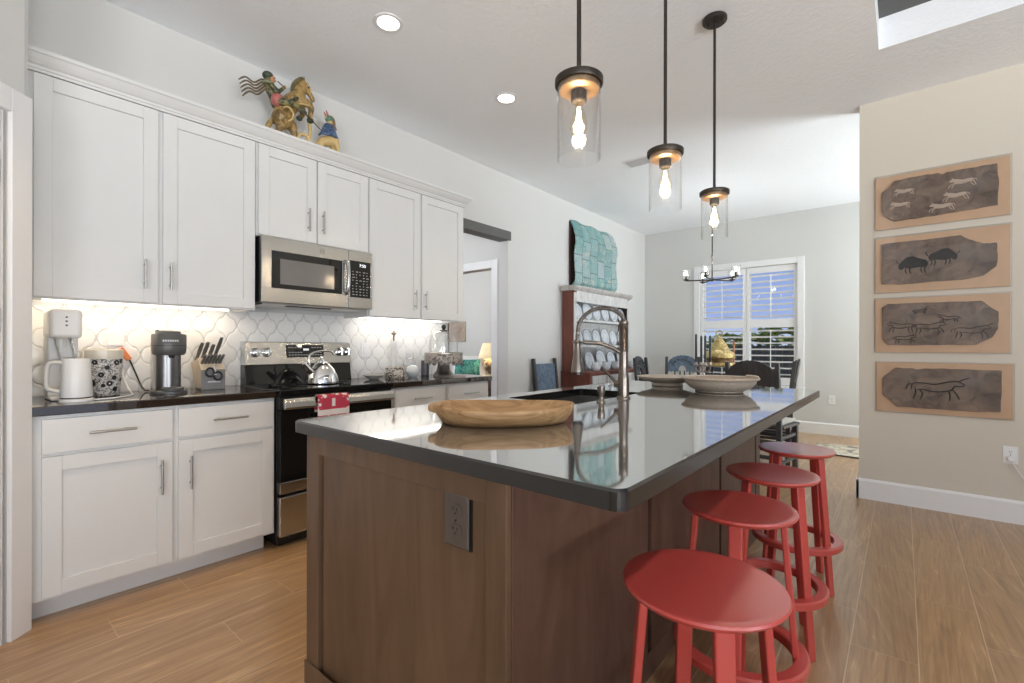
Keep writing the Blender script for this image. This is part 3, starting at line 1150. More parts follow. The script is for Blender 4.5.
dk = bez([fp(0.0, 0.215), fp(0.05, 0.248), fp(0.12, 0.272), (fp(0.20, 0.278))], 10)
mb = MB().tube(dk, [0.010] * (len(dk) - 1) + [0.008], 12)
mb.tube([fp(0.228, 0) + Vector((0.019 * cos(a * pi / 12), 0.019 * sin(a * pi / 12), 0.278)) for a in range(24)], 0.0065, 8, closed=True)
obj('docking_arm', mb, NICKEL, t)
hd = Vector((-0.75, -0.15, 0)).normalized()
p0 = Vector((FX, FY, FZ + 0.070))
mb = MB().tube([p0, p0 + hd * 0.045], 0.019, 16)
mb.tube([p0 + hd * 0.036, p0 + hd * 0.050 + Vector((0, 0, 0.02)), p0 + hd * 0.115 + Vector((0, 0, 0.085))], [0.008, 0.008, 0.006], 12)
obj('lever', mb, NICKEL, t)

DX, DY = -1.062, 1.912
t = thing('soap_dispenser', 'short brushed bronze soap pump beside the faucet', 'soap dispenser', (DX, DY, 0.914))
obj('collar', MB().lathe([(0.021, 0), (0.021, 0.004), (0.015, 0.010), (0.013, 0.03), (0.015, 0.034), (0.018, 0.055), (0.018, 0.074), (0.0, 0.074)], (DX, DY, 0.914), 20), NICKEL, t)
obj('spout', MB().tube([(DX, DY, 0.981), (DX - 0.015, DY + 0.012, 0.984), (DX - 0.030, DY + 0.034, 0.980), (DX - 0.034, DY + 0.038, 0.970)], [0.010, 0.008, 0.006, 0.005], 10), NICKEL, t)

# outlet on the island end
t = thing('electrical_outlet', 'dark bronze duplex outlet on the walnut end of the island', 'outlet', (-0.842, BY0, 0.742))
PLATE = mat('bronze_plate', (0.125, 0.105, 0.09), 0.38, 0.4)
x0, x1, z0, z1 = -0.884, -0.800, 0.678, 0.808
obj('backing', MB().box(x0 - 0.004, x1 + 0.004, BY0 - 0.0095, BY0 - 0.0042, z0 - 0.004, z1 + 0.004), BLACK, t)
pl = obj('plate', MB().box(x0, x1, BY0 - 0.017, BY0 - 0.010, z0, z1), PLATE, t, 0.004)


def duplex(xc, yf, zc, m, ms, parent, s=1.0):
    for dz in (0.021, -0.021):
        mb = MB().prism([(xc + 0.0165 * s * max(-1, min(1, 1.25 * cos(a * pi / 12))), zc + dz * s + 0.0145 * s * sin(a * pi / 12)) for a in range(24)], 'y', yf - 0.0025, yf)
        f = obj('receptacle', mb, m, parent, 0.0006)
        mb = MB()
        for dx, hh in ((-0.0062, 0.0042), (0.0062, 0.0034)):
            mb.box(xc + dx * s - 0.0011, xc + dx * s + 0.0011, yf - 0.0032, yf - 0.002, zc + dz * s + 0.001, zc + dz * s + 0.001 + hh * 2)
        mb.lathe([(0.0, -0.0032), (0.0026, -0.0032), (0.0026, -0.0020), (0, -0.0020)], (xc, yf, zc + dz * s - 0.0065), 10, axis='y')
        obj('slot', mb, ms, f)
    obj('screw', MB().lathe([(0.0, -0.002), (0.003, -0.002), (0.003, 0), (0, 0)], (xc, yf, zc), 10, axis='y'), ms, parent)


duplex((x0 + x1) / 2, BY0 - 0.017, (z0 + z1) / 2, PLATE, BLACK, pl, 1.15)

# ------------------------------------------------------------------ red bar stools
def bar_stool():
    t = thing('bar_stool', '', 'bar stool', (0, 0, 0), 'red bar stools along the island')
    mb = MB().lathe([(0.0, 0.630), (0.130, 0.632), (0.156, 0.640), (0.166, 0.648), (0.169, 0.653), (0.167, 0.658), (0.160, 0.659), (0.145, 0.6575), (0.10, 0.6555), (0.0, 0.655)], (0, 0, 0), 64)
    obj('seat', mb, RED, t)
    for k in range(4):
        a = R(-29 + 90 * k)
        rad = Vector((cos(a), sin(a), 0))
        tan = Vector((-sin(a), cos(a), 0))
        q = []
        for z, r, hw in ((0.0, 0.178, 0.0165), (0.634, 0.126, 0.0195)):
            for sr, st in ((-1, -1), (1, -1), (1, 1), (-1, 1)):
                q.append(rad * (r + sr * 0.0095) + tan * (st * hw) + Vector((0, 0, z)))
        obj('leg', MB().hexa(q), RED, t, 0.004)
    mb = MB().lathe([(0.158, 0.196), (0.192, 0.196), (0.198, 0.202), (0.198, 0.222), (0.192, 0.228), (0.162, 0.228), (0.158, 0.224), (0.158, 0.196)], (0, 0, 0), 64)
    obj('footrest_ring', mb, RED, t)
    return t


st = bar_stool()
for k, (x, y, rz, lb) in enumerate(((-0.335, 1.050, -26, 'red round-seated bar stool nearest the camera, closest to the island corner'),
                                    (-0.408, 1.630, -50, 'red round bar stool standing second in the row from the near island corner'),
                                    (-0.412, 2.150, -3, 'red round bar stool standing third in the row from the near island corner'),
                                    (-0.415, 2.740, 0, 'red round bar stool at the far end of the row, nearest the rug'))):
    s = st if k == 0 else dup(st)
    s.location = (x, y, 0)
    s.rotation_euler = (0, 0, R(rz))
    s['label'] = lb

# ------------------------------------------------------------------ pendants
COPPER = mat('warm_socket_plate', (0.42, 0.27, 0.15), 0.35, 0.7)
BULBGLASS = glass('bulb_glass', (1.0, 0.95, 0.86), 0.5, 0.04)


def pendant(x, y, label):
    zt = 2.052
    t = thing('pendant_light', label, 'pendant light', (x, y, CZ), 'glass pendants over the island')
    cn = obj('canopy', MB().lathe([(0.062, CZ), (0.066, CZ - 0.004), (0.066, CZ - 0.018), (0.060, CZ - 0.024), (0.0, CZ - 0.026)], (x, y, 0), 32), OILBRONZE, t)
    for s in (-1, 1):
        obj('mounting_screw', MB().lathe([(0.007, CZ - 0.025), (0.007, CZ - 0.034), (0, CZ - 0.035)], (x + s * 0.035, y, 0), 10), OILBRONZE, cn)
    obj('rod', MB().lathe([(0.0075, zt + 0.012), (0.0075, CZ - 0.024)], (x, y, 0), 14), OILBRONZE, t)
    mb = MB().lathe([(0.010, zt + 0.030), (0.012, zt + 0.012), (0.074, zt + 0.010), (0.080, zt + 0.006), (0.080, zt - 0.010), (0.078, zt - 0.014), (0.072, zt - 0.014), (0.071, zt - 0.004), (0.0, zt - 0.004)], (x, y, 0), 48)
    cp = obj('cap', mb, OILBRONZE, t)
    obj('reflector_plate', MB().lathe([(0.067, zt - 0.004), (0.067, zt - 0.030), (0.060, zt - 0.034), (0.0, zt - 0.034)], (x, y, 0), 40), COPPER, cp)
    obj('socket', MB().lathe([(0.026, zt - 0.034), (0.026, zt - 0.066), (0.022, zt - 0.070), (0, zt - 0.070)], (x, y, 0), 24), OILBRONZE, cp)
    obj('glass_shade', MB().lathe([(0.0715, zt - 0.010), (0.0715, zt - 0.258), (0.0695, zt - 0.258), (0.0695, zt - 0.010), (0.0715, zt - 0.010)], (x, y, 0), 56), GLASS, t)
    mb = MB().lathe([(0.013, zt - 0.070), (0.013, zt - 0.082), (0.022, zt - 0.110), (0.029, zt - 0.140), (0.028, zt - 0.160), (0.018, zt - 0.183), (0.0, zt - 0.192)], (x, y, 0), 24)
    bl = obj('bulb', mb, BULBGLASS, t)
    mb = MB()
    for k in range(6):
        a = 2 * pi * k / 6
        mb.tube([(x + 0.004 * cos(a), y + 0.004 * sin(a), zt - 0.085), (x + 0.012 * cos(a + .3), y + 0.012 * sin(a + .3), zt - 0.165)], 0.0014, 5)
    obj('filament', mb, BULB, bl)
    return point('pendant_glow', (x, y, zt - 0.135), 5.0, WARM, 0.025)


pendant(-0.83, 1.34, 'clear glass cylinder pendant nearest the camera, above the near end of the island')
pendant(-0.83, 2.078, 'clear glass cylinder pendant in the middle of the three over the island')
pendant(-0.83, 2.800, 'clear glass cylinder pendant over the far end of the island, bronze canopy visible')

# recessed downlights and ceiling vent
for x, y, lb in ((-2.295, 1.625, 'round recessed ceiling light nearer the camera, above the range'), (-2.305, 2.690, 'round recessed ceiling light farther along, nearer the cased opening')):
    t = thing('recessed_light', lb, 'ceiling light', (x, y, CZ), 'recessed ceiling lights')
    obj('trim_ring', MB().lathe([(0.082, CZ - 0.001), (0.082, CZ - 0.006), (0.064, CZ - 0.008), (0.060, CZ - 0.001)], (x, y, 0), 40), TRIM, t)
    obj('lens', MB().lathe([(0.060, CZ - 0.003), (0.060, CZ - 0.005), (0, CZ - 0.005)], (x, y, 0), 32), DISC, t)
t = thing('ceiling_vent', 'small white louvred air vent in the ceiling behind the pendants', 'vent', (-2.05, 4.47, CZ))
obj('frame', MB().box(-2.20, -1.90, 4.37, 4.57, CZ - 0.008, CZ - 0.0005), TRIM, t, 0.003)
mb = MB()
for k in range(7):
    mb.box(-2.175, -1.925, 4.392 + k * 0.024, 4.402 + k * 0.024, CZ - 0.013, CZ - 0.008)
obj('louvres', mb, mat('vent_slat_grey', (0.55, 0.55, 0.55), 0.5), t)
# ------------------------------------------------------------------ plantation shutters inside the window
for (a, b, lb) in ((wx0 + 0.004, xm - 0.004, 'white plantation shutter panel on the left of the dining window, beside the hutch corner'),
                   (xm + 0.004, wx1 - 0.004, 'white plantation shutter panel on the right of the dining window')):
    t = thing('plantation_shutter', lb, 'shutter', ((a + b) / 2, WY + 0.03, wz0), 'plantation shutters in the dining window')
    mb = MB()
    st_ = 0.042
    yb, yf = WY + 0.044, WY + 0.016
    for x0, x1, z0, z1 in ((a, a + st_, wz0 + 0.004, wz1 - 0.004), (b - st_, b, wz0 + 0.004, wz1 - 0.004), (a + st_, b - st_, wz0 + 0.004, wz0 + 0.095),
                           (a + st_, b - st_, wz1 - 0.095, wz1 - 0.004), (a + st_, b - st_, 1.448, 1.572)):
        mb.box(x0, x1, yf, yb, z0, z1)
    fr_ = obj('frame', mb, TRIM, t, 0.003)
    for z0, z1, n in ((1.572, wz1 - 0.095, 8), (wz0 + 0.095, 1.448, 8)):
        mb = MB()
        pit = (z1 - z0) / n
        for k in range(n):
            zc = z0 + pit * (k + 0.5)
            ang = R(-14)
            hw, ht = 0.036, 0.0055
            q = []
            for dy, dz in ((-hw, 0), (-hw * 0.6, ht), (hw * 0.6, ht), (hw, 0), (hw * 0.6, -ht), (-hw * 0.6, -ht)):
                q.append((WY + 0.030 + dy * cos(ang) - dz * sin(ang), zc + dy * sin(ang) + dz * cos(ang)))
            mb.prism(q, 'x', a + st_, b - st_)
        obj('louvres', mb, TRIM, t)
        xc = (a + b) / 2
        obj('tilt_rod', MB().box(xc - 0.006, xc + 0.006, WY - 0.016, WY - 0.006, z0 + 0.02, z1 - 0.03), TRIM, t, 0.002)

# ------------------------------------------------------------------ framed slabs on the right wall
TAN = mat('tan_backing', (0.60, 0.40, 0.255), 0.8, vary=0.05, vscale=12)
ACRYL = glass('acrylic_cover', (0.99, 0.99, 0.99), 0.35, 0.03)
STONE = spotted('slate_brown', (0.075, 0.052, 0.040), (0.27, 0.195, 0.145), 9, 0.3, 0.72, 0.7, extra=((0.16, 0.145, 0.14), 2.5, 0.5, 0.7))
INKD = mat('dark_pigment', (0.012, 0.010, 0.010), 0.8)
INKL = mat('pale_pigment', (0.50, 0.40, 0.32), 0.8)
SLAB = [
    [(0.052, 0.7), (0.106, 0.773), (0.16, 0.894), (0.323, 0.903), (0.497, 0.899), (0.528, 0.858), (0.557, 0.886), (0.726, 0.888), (0.91, 0.892), (0.923, 0.622), (0.916, 0.179), (0.726, 0.162), (0.508, 0.146), (0.323, 0.13), (0.16, 0.128), (0.084, 0.249), (0.057, 0.34)],
    [(0.054, 0.885), (0.291, 0.893), (0.508, 0.888), (0.66, 0.899), (0.715, 0.816), (0.823, 0.718), (0.91, 0.713), (0.916, 0.453), (0.908, 0.332), (0.823, 0.196), (0.671, 0.148), (0.399, 0.144), (0.226, 0.135), (0.057, 0.155)],
    [(0.06, 0.827), (0.104, 0.9), (0.399, 0.895), (0.809, 0.885), (0.923, 0.691), (0.921, 0.409), (0.88, 0.263), (0.77, 0.14), (0.399, 0.134), (0.104, 0.139), (0.062, 0.249)],
    [(0.054, 0.673), (0.155, 0.888), (0.283, 0.885), (0.325, 0.86), (0.382, 0.887), (0.65, 0.892), (0.926, 0.884), (0.919, 0.131), (0.792, 0.108), (0.58, 0.102), (0.17, 0.109), (0.054, 0.335)]]


def stroke(mb, y, pts, r, m=0):
    pts = bez([(p[0], y, p[1]) for p in pts], 5)
    return mb.tube(pts, [1.45 * r * (0.45 + 0.55 * sin(pi * (0.08 + 0.84 * i / (len(pts) - 1)))) for i in range(len(pts))], 6, m)


def grazer(mb, y, cx, cz, s, f, r, run=0.0, fill=False, horn=True):
    """a simple brush-drawn grazing animal, s = body length, f = +1 faces right"""
    P = lambda a, b: (cx + f * a * s, cz + b * s)
    if fill:
        mb.prism([P(-0.5, 0.10), P(-0.42, 0.17), P(-0.1, 0.14), P(0.25, 0.19), P(0.45, 0.27), P(0.62, 0.20), P(0.60, 0.12), P(0.45, 0.13), P(0.33, -0.02), P(0.05, -0.06), P(-0.3, -0.03), P(-0.47, -0.02)], 'y', y - 0.0012, y + 0.001)
    stroke(mb, y, [P(-0.55, -0.05), P(-0.50, 0.14), P(-0.25, 0.16), P(0.0, 0.13), P(0.28, 0.21), P(0.50, 0.24), P(0.66, 0.14)], r)
    stroke(mb, y, [P(0.66, 0.14), P(0.56, 0.09), P(0.44, 0.10), P(0.34, -0.04), P(0.0, -0.09), P(-0.30, -0.03), P(-0.40, -0.06)], r)
    stroke(mb, y, [P(-0.46, 0.02), P(-0.42 - run, -0.14), P(-0.48 - run, -0.34)], r)
    stroke(mb, y, [P(-0.36, -0.03), P(-0.26 - run, -0.17), P(-0.30 - run * 1.6, -0.33)], r)
    stroke(mb, y, [P(0.30, -0.03), P(0.32 + run, -0.18), P(0.30 + run * 1.4, -0.34)], r)
    stroke(mb, y, [P(0.38, 0.0), P(0.46 + run, -0.14), P(0.52 + run, -0.30)], r)
    if horn:
        stroke(mb, y, [P(0.52, 0.23), P(0.62, 0.30), P(0.76, 0.36)], r * 0.8)
    else:
        stroke(mb, y, [P(0.46, 0.25), P(0.50, 0.33), P(0.52, 0.26)], r * 0.8)
    stroke(mb, y, [P(-0.52, 0.12), P(-0.62, 0.10), P(-0.68, -0.06)], r * 0.8)


def humped(mb, y, cx, cz, s, f):
    P = lambda a, b: (cx + f * a * s, cz + b * s)
    mb.prism([P(-0.50, 0.02), P(-0.44, 0.20), P(-0.2, 0.30), P(0.02, 0.42), P(0.22, 0.40), P(0.40, 0.22), P(0.52, 0.05), P(0.50, -0.12), P(0.40, -0.16), P(0.30, -0.06), P(0.12, -0.14), P(-0.2, -0.08), P(-0.42, -0.10)], 'y', y - 0.0012, y + 0.001)
    for a in (-0.40, -0.28, 0.10, 0.24):
        stroke(mb, y, [P(a, -0.06), P(a + 0.03, -0.22), P(a - 0.02, -0.36)], 0.0028)
    stroke(mb, y, [P(0.46, 0.12), P(0.56, 0.18), P(0.58, 0.26)], 0.0022)
    stroke(mb, y, [P(-0.48, 0.10), P(-0.58, 0.22), P(-0.56, 0.34)], 0.0022)


SETS = ((2.452, 2.058, 'top framed slab on the beige wall, dark stone painted with pale running horses'),
        (1.994, 1.580, 'second framed slab from the top, dark stone painted with two humped dark animals'),
        (1.535, 1.132, 'third framed slab from the top, brown stone crowded with a row of small outlined animals'),
        (1.058, 0.690, 'lowest framed slab on the beige wall, brown stone with one long horned animal outlined'))
for i, (z1, z0, lb) in enumerate(SETS):
    x0, x1 = (-0.162, 0.548) if i < 3 else (-0.154, 0.562)
    t = thing('framed_slab', lb, 'wall art', ((x0 + x1) / 2, AY, z0), 'framed stone slabs on the wall')
    yb = AY - 0.003
    obj('backing_board', MB().box(x0, x1, yb - 0.012, yb, z0, z1), TAN, t, 0.002)
    W_, H_ = x1 - x0, z1 - z0
    ys = yb - 0.030
    jag = []
    pts = SLAB[i]
    rj = random.Random(i + 5)
    for k in range(len(pts)):
        a, b = pts[k], pts[(k + 1) % len(pts)]
        for q in range(4):
            u = q / 4
            jx = 0 if q == 0 else rj.uniform(-0.003, 0.003)
            jag.append((x0 + (a[0] * (1 - u) + b[0] * u) * W_ + jx, z0 + (a[1] * (1 - u) + b[1] * u) * H_ + jx))
    sl = obj('stone_slab', MB().prism(jag, 'y', ys, yb - 0.013), STONE, t, 0.003)
    yp = ys - 0.0006
    U = lambda u, v: (x0 + u * W_, z0 + v * H_)
    if i == 0:
        for u, v, s, f in ((0.236, 0.66, 0.085, -1), (0.204, 0.42, 0.085, -1), (0.675, 0.665, 0.105, -1), (0.628, 0.44, 0.10, -1), (0.525, 0.28, 0.10, -1)):
            mb = MB()
            grazer(mb, yp, *U(u, v), s, f, 0.0022, 0.16, True, False)
            obj('painted_horse', mb, INKL, sl)
    elif i == 1:
        for u, v, s, f in ((0.31, 0.45, 0.165, -1), (0.53, 0.55, 0.15, 1)):
            mb = MB()
            humped(mb, yp, *U(u, v), s, f)
            obj('painted_animal', mb, INKD, sl)
    elif i == 2:
        for u, v, s, f in ((0.215, 0.47, 0.125, -1), (0.43, 0.45, 0.14, 1), (0.58, 0.60, 0.085, -1), (0.735, 0.37, 0.15, 1), (0.24, 0.25, 0.10, 1), (0.36, 0.74, 0.06, 1)):
            mb = MB()
            grazer(mb, yp, *U(u, v), s, f, 0.0021, 0.05, False, u > 0.4)
            obj('painted_animal', mb, INKD, sl)
    else:
        mb = MB()
        grazer(mb, yp, *U(0.46, 0.50), 0.235, 1, 0.0034, 0.02, False, True)
        obj('painted_animal', mb, INKD, sl)
    mb = MB()
    ya, e_ = AY - 0.046, 0.003
    mb.box(x0 - 0.006, x1 + 0.006, ya, ya + e_, z0 - 0.006, z1 + 0.006)
    for a, b, c, d in ((x0 - 0.006, x0 - 0.003, z0 - 0.006, z1 + 0.006), (x1 + 0.003, x1 + 0.006, z0 - 0.006, z1 + 0.006), (x0 - 0.003, x1 + 0.003, z0 - 0.006, z0 - 0.003), (x0 - 0.003, x1 + 0.003, z1 + 0.003, z1 + 0.006)):
        mb.box(a, b, ya + e_, AY - 0.001, c, d)
    obj('acrylic_cover', mb, ACRYL, t)


def wall_outlet(xc, yf, zc, label, plug=False):
    t = thing('wall_outlet', label, 'outlet', (xc, yf, zc))
    pl = obj('plate', MB().box(xc - 0.036, xc + 0.036, yf - 0.006, yf - 0.0005, zc - 0.058, zc + 0.058), TRIM, t, 0.002)
    duplex(xc, yf - 0.006, zc, TRIM, BLACK, pl)
    return t


wall_outlet(0.552, AY, 0.452, 'white wall outlet with a plug in it under the framed slabs')
t = thing('power_plug', 'white power plug and thin cord in the outlet under the framed slabs', 'plug', (0.555, AY - 0.01, 0.43))
obj('plug_body', MB().box(0.536, 0.570, AY - 0.040, AY - 0.0095, 0.415, 0.445), TRIM, t, 0.006)
obj('cord', MB().tube(bez([(0.556, AY - 0.034, 0.417), (0.575, AY - 0.036, 0.37), (0.62, AY - 0.03, 0.30), (0.75, AY - 0.03, 0.15), (0.9, AY - 0.03, 0.01)], 8), 0.0028, 8), TRIM, t)
wall_outlet(-0.723, WY, 0.468, 'white wall outlet on the far wall to the right of the window')

# backsplash plates face +X
for yc, zc, lb in ((2.141, 1.139, 'white switch plate on the backsplash just right of the range'), (2.585, 1.125, 'white outlet plate on the backsplash beside the glass dome')):
    t = thing('wall_plate', lb, 'outlet', (WX + 0.0105, yc, zc))
    x = WX + 0.0105
    pl = obj('plate', MB().box(x, x + 0.005, yc - 0.037, yc + 0.037, zc - 0.058, zc + 0.058), TRIM, t, 0.002)
    obj('rocker', MB().box(x + 0.005, x + 0.009, yc - 0.017, yc + 0.017, zc - 0.034, zc + 0.034), TRIM, pl, 0.002)

# ------------------------------------------------------------------ left counter
Z = 0.9145
PLW = mat('white_plastic', (0.80, 0.80, 0.79), 0.3, vary=0.01)
GREYP = mat('grey_plastic', (0.095, 0.095, 0.095), 0.38, vary=0.02)
t = thing('drink_machine', 'tall white drink machine with an overhanging head beside the pantry wall', 'appliance', (-3.11, 0.35, Z))
mb = MB().box(-3.24, -2.99, 0.292, 0.40, Z, Z + 0.016)
mb.prism([(-3.24, Z + 0.016), (-3.10, Z + 0.016), (-3.085, Z + 0.30), (-3.24, Z + 0.30)], 'y', 0.292, 0.40)
obj('column', mb, PLW, t, 0.008)
hdm = obj('head', MB().box(-3.24, -2.985, 0.290, 0.402, Z + 0.290, Z + 0.425), PLW, t, 0.018, seg=4)
for k in range(3):
    obj('indicator', MB().lathe([(0.0, -0.001), (0.0045, -0.001), (0.0045, 0.001), (0, 0.001)], (-2.985, 0.346, Z + 0.388 - 0.019 * k), 12, axis='x'), GREYP, hdm)
obj('nozzle', MB().lathe([(0.016, Z + 0.250), (0.020, Z + 0.291)], (-3.05, 0.335, 0), 16), PLW, hdm)
for k, dy in enumerate((0.315, 0.368)):
    obj('strut', MB().tube([(-3.06, dy, Z + 0.288), (-3.03, dy + 0.022, Z + 0.16)], 0.005, 10), CHROME, t)

t = thing('electric_kettle', 'white electric kettle with a loop handle in front of the drink machine', 'kettle', (-2.922, 0.372, Z))
obj('base', MB().lathe([(0.062, Z), (0.062, Z + 0.010), (0.056, Z + 0.014), (0, Z + 0.014)], (-2.922, 0.372, 0), 40), PLW, t)
obj('seam', MB().lathe([(0.054, Z + 0.014), (0.054, Z + 0.020)], (-2.922, 0.372, 0), 40), BLACK, t)
mb = MB().lathe([(0.057, Z + 0.020), (0.058, Z + 0.026), (0.048, Z + 0.190), (0.046, Z + 0.196), (0.043, Z + 0.196), (0.043, Z + 0.188), (0.0, Z + 0.188)], (-2.922, 0.372, 0), 40)
obj('jug', mb, PLW, t)
hn = Vector((-0.25, -0.97, 0)).normalized()
K = Vector((-2.922, 0.372, Z))
obj('handle', MB().tube(bez([K + hn * 0.040 + Vector((0, 0, 0.175)), K + hn * 0.082 + Vector((0, 0, 0.178)), K + hn * 0.098 + Vector((0, 0, 0.155)), K + hn * 0.100 + Vector((0, 0, 0.075)), K + hn * 0.085 + Vector((0, 0, 0.055)), K + hn * 0.052 + Vector((0, 0, 0.045))], 8), 0.012, 12, flat=0.8), PLW, t)
tag(obj('kettle_cord', MB().tube(bez([(-2.895, 0.43, Z + 0.004), (-2.93, 0.52, Z + 0.004), (-3.05, 0.60, Z + 0.004), (-3.22, 0.62, Z + 0.02), (-3.30, 0.60, Z + 0.12), (-3.322, 0.585, Z + 0.22)], 10), 0.0035, 8), PLW),
    'thin white cord curving behind the floral canister to the wall', 'cord')

FLORAL = base('black_white_floral')
m_, nt_, p_ = FLORAL
v_ = coords(nt_, 'Object')
n1 = noise(nt_, v_, 38, 3, 0.55, 2.2)
c1 = ramp(nt_, n1, [(0.46, (0.80, 0.78, 0.75)), (0.485, (0.06, 0.06, 0.06)), (0.53, (0.10, 0.10, 0.10)), (0.56, (0.78, 0.76, 0.73))])
vd = voronoi(nt_, v_, 27)
fl = ramp(nt_, vd, [(0.0, (1, 1, 1)), (0.10, (1, 1, 1)), (0.12, (0.02, 0.02, 0.02)), (0.36, (0.02, 0.02, 0.02)), (0.38, (1, 1, 1))])
nt_.links.new(mixc(nt_, ramp(nt_, vd, [(0.37, (1, 1, 1)), (0.39, (0, 0, 0))]), c1, fl), p_.inputs['Base Color'])
p_.inputs['Roughness'].default_value = 0.3
t = thing('floral_canister', 'black and white floral canister with a cream rim behind the white kettle', 'canister', (-3.14, 0.505, Z))
obj('pot', MB().lathe([(0.058, Z), (0.062, Z + 0.006), (0.075, Z + 0.185), (0.075, Z + 0.188)], (-3.14, 0.505, 0), 48), m_, t)
obj('rim', MB().lathe([(0.0755, Z + 0.188), (0.0765, Z + 0.20), (0.076, Z + 0.232), (0.072, Z + 0.236), (0.068, Z + 0.232), (0.066, Z + 0.20), (0.0, Z + 0.195)], (-3.14, 0.505, 0), 48), mat('cream_glaze', (0.74, 0.68, 0.58), 0.3), t)

ORANGE = mat('orange_plug', (0.75, 0.22, 0.06), 0.4)
t = thing('orange_plug', 'orange plug with a dark cord running to the grey coffee machine', 'plug', (WX + 0.011, 0.60, 1.12))
obj('plug_body', MB().hexa([(WX + 0.012, 0.588, 1.148), (WX + 0.034, 0.588, 1.148), (WX + 0.034, 0.628, 1.085), (WX + 0.012, 0.628, 1.085), (WX + 0.012, 0.612, 1.162), (WX + 0.034, 0.612, 1.162), (WX + 0.034, 0.652, 1.098), (WX + 0.012, 0.652, 1.098)]), ORANGE, t, 0.004)
obj('cord', MB().tube(bez([(WX + 0.024, 0.64, 1.094), (WX + 0.03, 0.655, 1.05), (WX + 0.05, 0.672, 0.99), (WX + 0.075, 0.684, 0.945), (WX + 0.10, 0.694, 0.9225), (-3.222, 0.706, 0.921)], 8), 0.004, 8), BLACK, t)
wp = thing('wall_plate', 'white outlet plate on the backsplash above the orange plug', 'outlet', (WX + 0.0105, 0.585, 1.185))
obj('plate', MB().box(WX + 0.0105, WX + 0.0155, 0.549, 0.621, 1.170, 1.285), TRIM, wp, 0.002)

t = thing('coffee_machine', 'grey pod coffee machine standing left of the knife block', 'coffee machine', (-3.09, 0.765, Z))
CX_, CY_ = -3.09, 0.765
obj('base_plate', MB().lathe([(0.083, Z), (0.083, Z + 0.012), (0.079, Z + 0.016), (0.0, Z + 0.016)], (CX_ + 0.01, CY_, 0), 40, sx=1.3), GREYP, t)
mb = MB().prism([(CX_ + 0.0 + 0.060 * cos(a * pi / 20) * 0.9, CY_ + 0.057 * sin(a * pi / 20)) for a in range(40)], 'z', Z + 0.016, Z + 0.235, smooth=True)
obj('tower', mb, steel('dark_grey_metal', (0.20, 0.20, 0.20), 0.3), t)
obj('water_tank', MB().box(CX_ - 0.125, CX_ - 0.055, CY_ - 0.055, CY_ + 0.045, Z + 0.006, Z + 0.285), mat('tank_grey', (0.45, 0.43, 0.40), 0.25), t, 0.016, seg=4)
mb = MB().lathe([(0.066, Z + 0.205), (0.076, Z + 0.215), (0.079, Z + 0.240), (0.079, Z + 0.313), (0.074, Z + 0.320), (0, Z + 0.322)], (CX_ + 0.012, CY_, 0), 44)
hdm = obj('brew_head', mb, GREYP, t)
obj('seam_line', MB().lathe([(0.0795, Z + 0.255), (0.0795, Z + 0.258)], (CX_ + 0.012, CY_, 0), 44), BLACK, hdm)
obj('lid', MB().lathe([(0.055, Z + 0.321), (0.052, Z + 0.334), (0.04, Z + 0.338), (0, Z + 0.338)], (CX_ + 0.012, CY_, 0), 36), GREYP, hdm)
obj('lever', MB().box(CX_ - 0.07, CX_ - 0.03, CY_ - 0.045, CY_ - 0.033, Z + 0.320, Z + 0.343), GREYP, hdm, 0.004)
obj('spout', MB().lathe([(0.012, Z + 0.190), (0.016, Z + 0.206)], (CX_ + 0.06, CY_, 0), 16), BLACK, hdm)
mb = MB()
for i in range(7):
    a0 = R(-34 + i * 7.6)
    q = []
    for rr_ in (0.0788, 0.0805):
        for aa in (a0, a0 + R(5.4)):
            q.append((CX_ + 0.012 + rr_ * cos(aa), CY_ + rr_ * sin(aa)))
    mb.prism([q[0], q[1], q[3], q[2]], 'z', Z + 0.278, Z + 0.288)
obj('name_plate', mb, mat('silver_print', (0.62, 0.62, 0.62), 0.4), hdm)
obj('cup_stand', MB().lathe([(0.050, Z + 0.016), (0.052, Z + 0.030), (0.045, Z + 0.034), (0.0, Z + 0.034)], (CX_ + 0.075, CY_, 0), 32), GREYP, t)

KB = wood('pale_block_wood', (0.50, 0.40, 0.29), (0.60, 0.49, 0.36), (0.66, 0.55, 0.42), 0.5)
t = thing('knife_block', 'slanted wooden knife block with a grey front between coffee machine and range', 'knife block', (-3.14, 0.985, Z))
kx = -3.16
mb = MB().prism([(kx - 0.05, Z + 0.008), (kx + 0.06, Z + 0.008), (kx + 0.06, Z + 0.115), (kx - 0.005, Z + 0.185), (kx - 0.115, Z + 0.150)], 'y', 0.925, 1.045)
bk = obj('block', mb, KB, t, 0.003)
mb = MB().prism([(kx + 0.0605, Z), (kx + 0.068, Z), (kx + 0.068, Z + 0.118), (kx + 0.0605, Z + 0.118)], 'y', 0.923, 1.047)
gf = obj('grey_front', mb, mat('block_grey', (0.20, 0.20, 0.20), 0.4), t, 0.002)
obj('front_label', MB().box(kx + 0.068, kx + 0.0688, 0.955, 1.02, Z + 0.042, Z + 0.052), mat('label_print', (0.55, 0.55, 0.55), 0.5), gf)
obj('foot', MB().box(kx - 0.045, kx + 0.055, 0.93, 1.04, Z, Z + 0.008), BLACK, t)
KNH = mat('knife_handle_grey', (0.16, 0.16, 0.155), 0.4, 0.4)
dirk = Vector((0.42, 0.16, 0.88)).normalized()
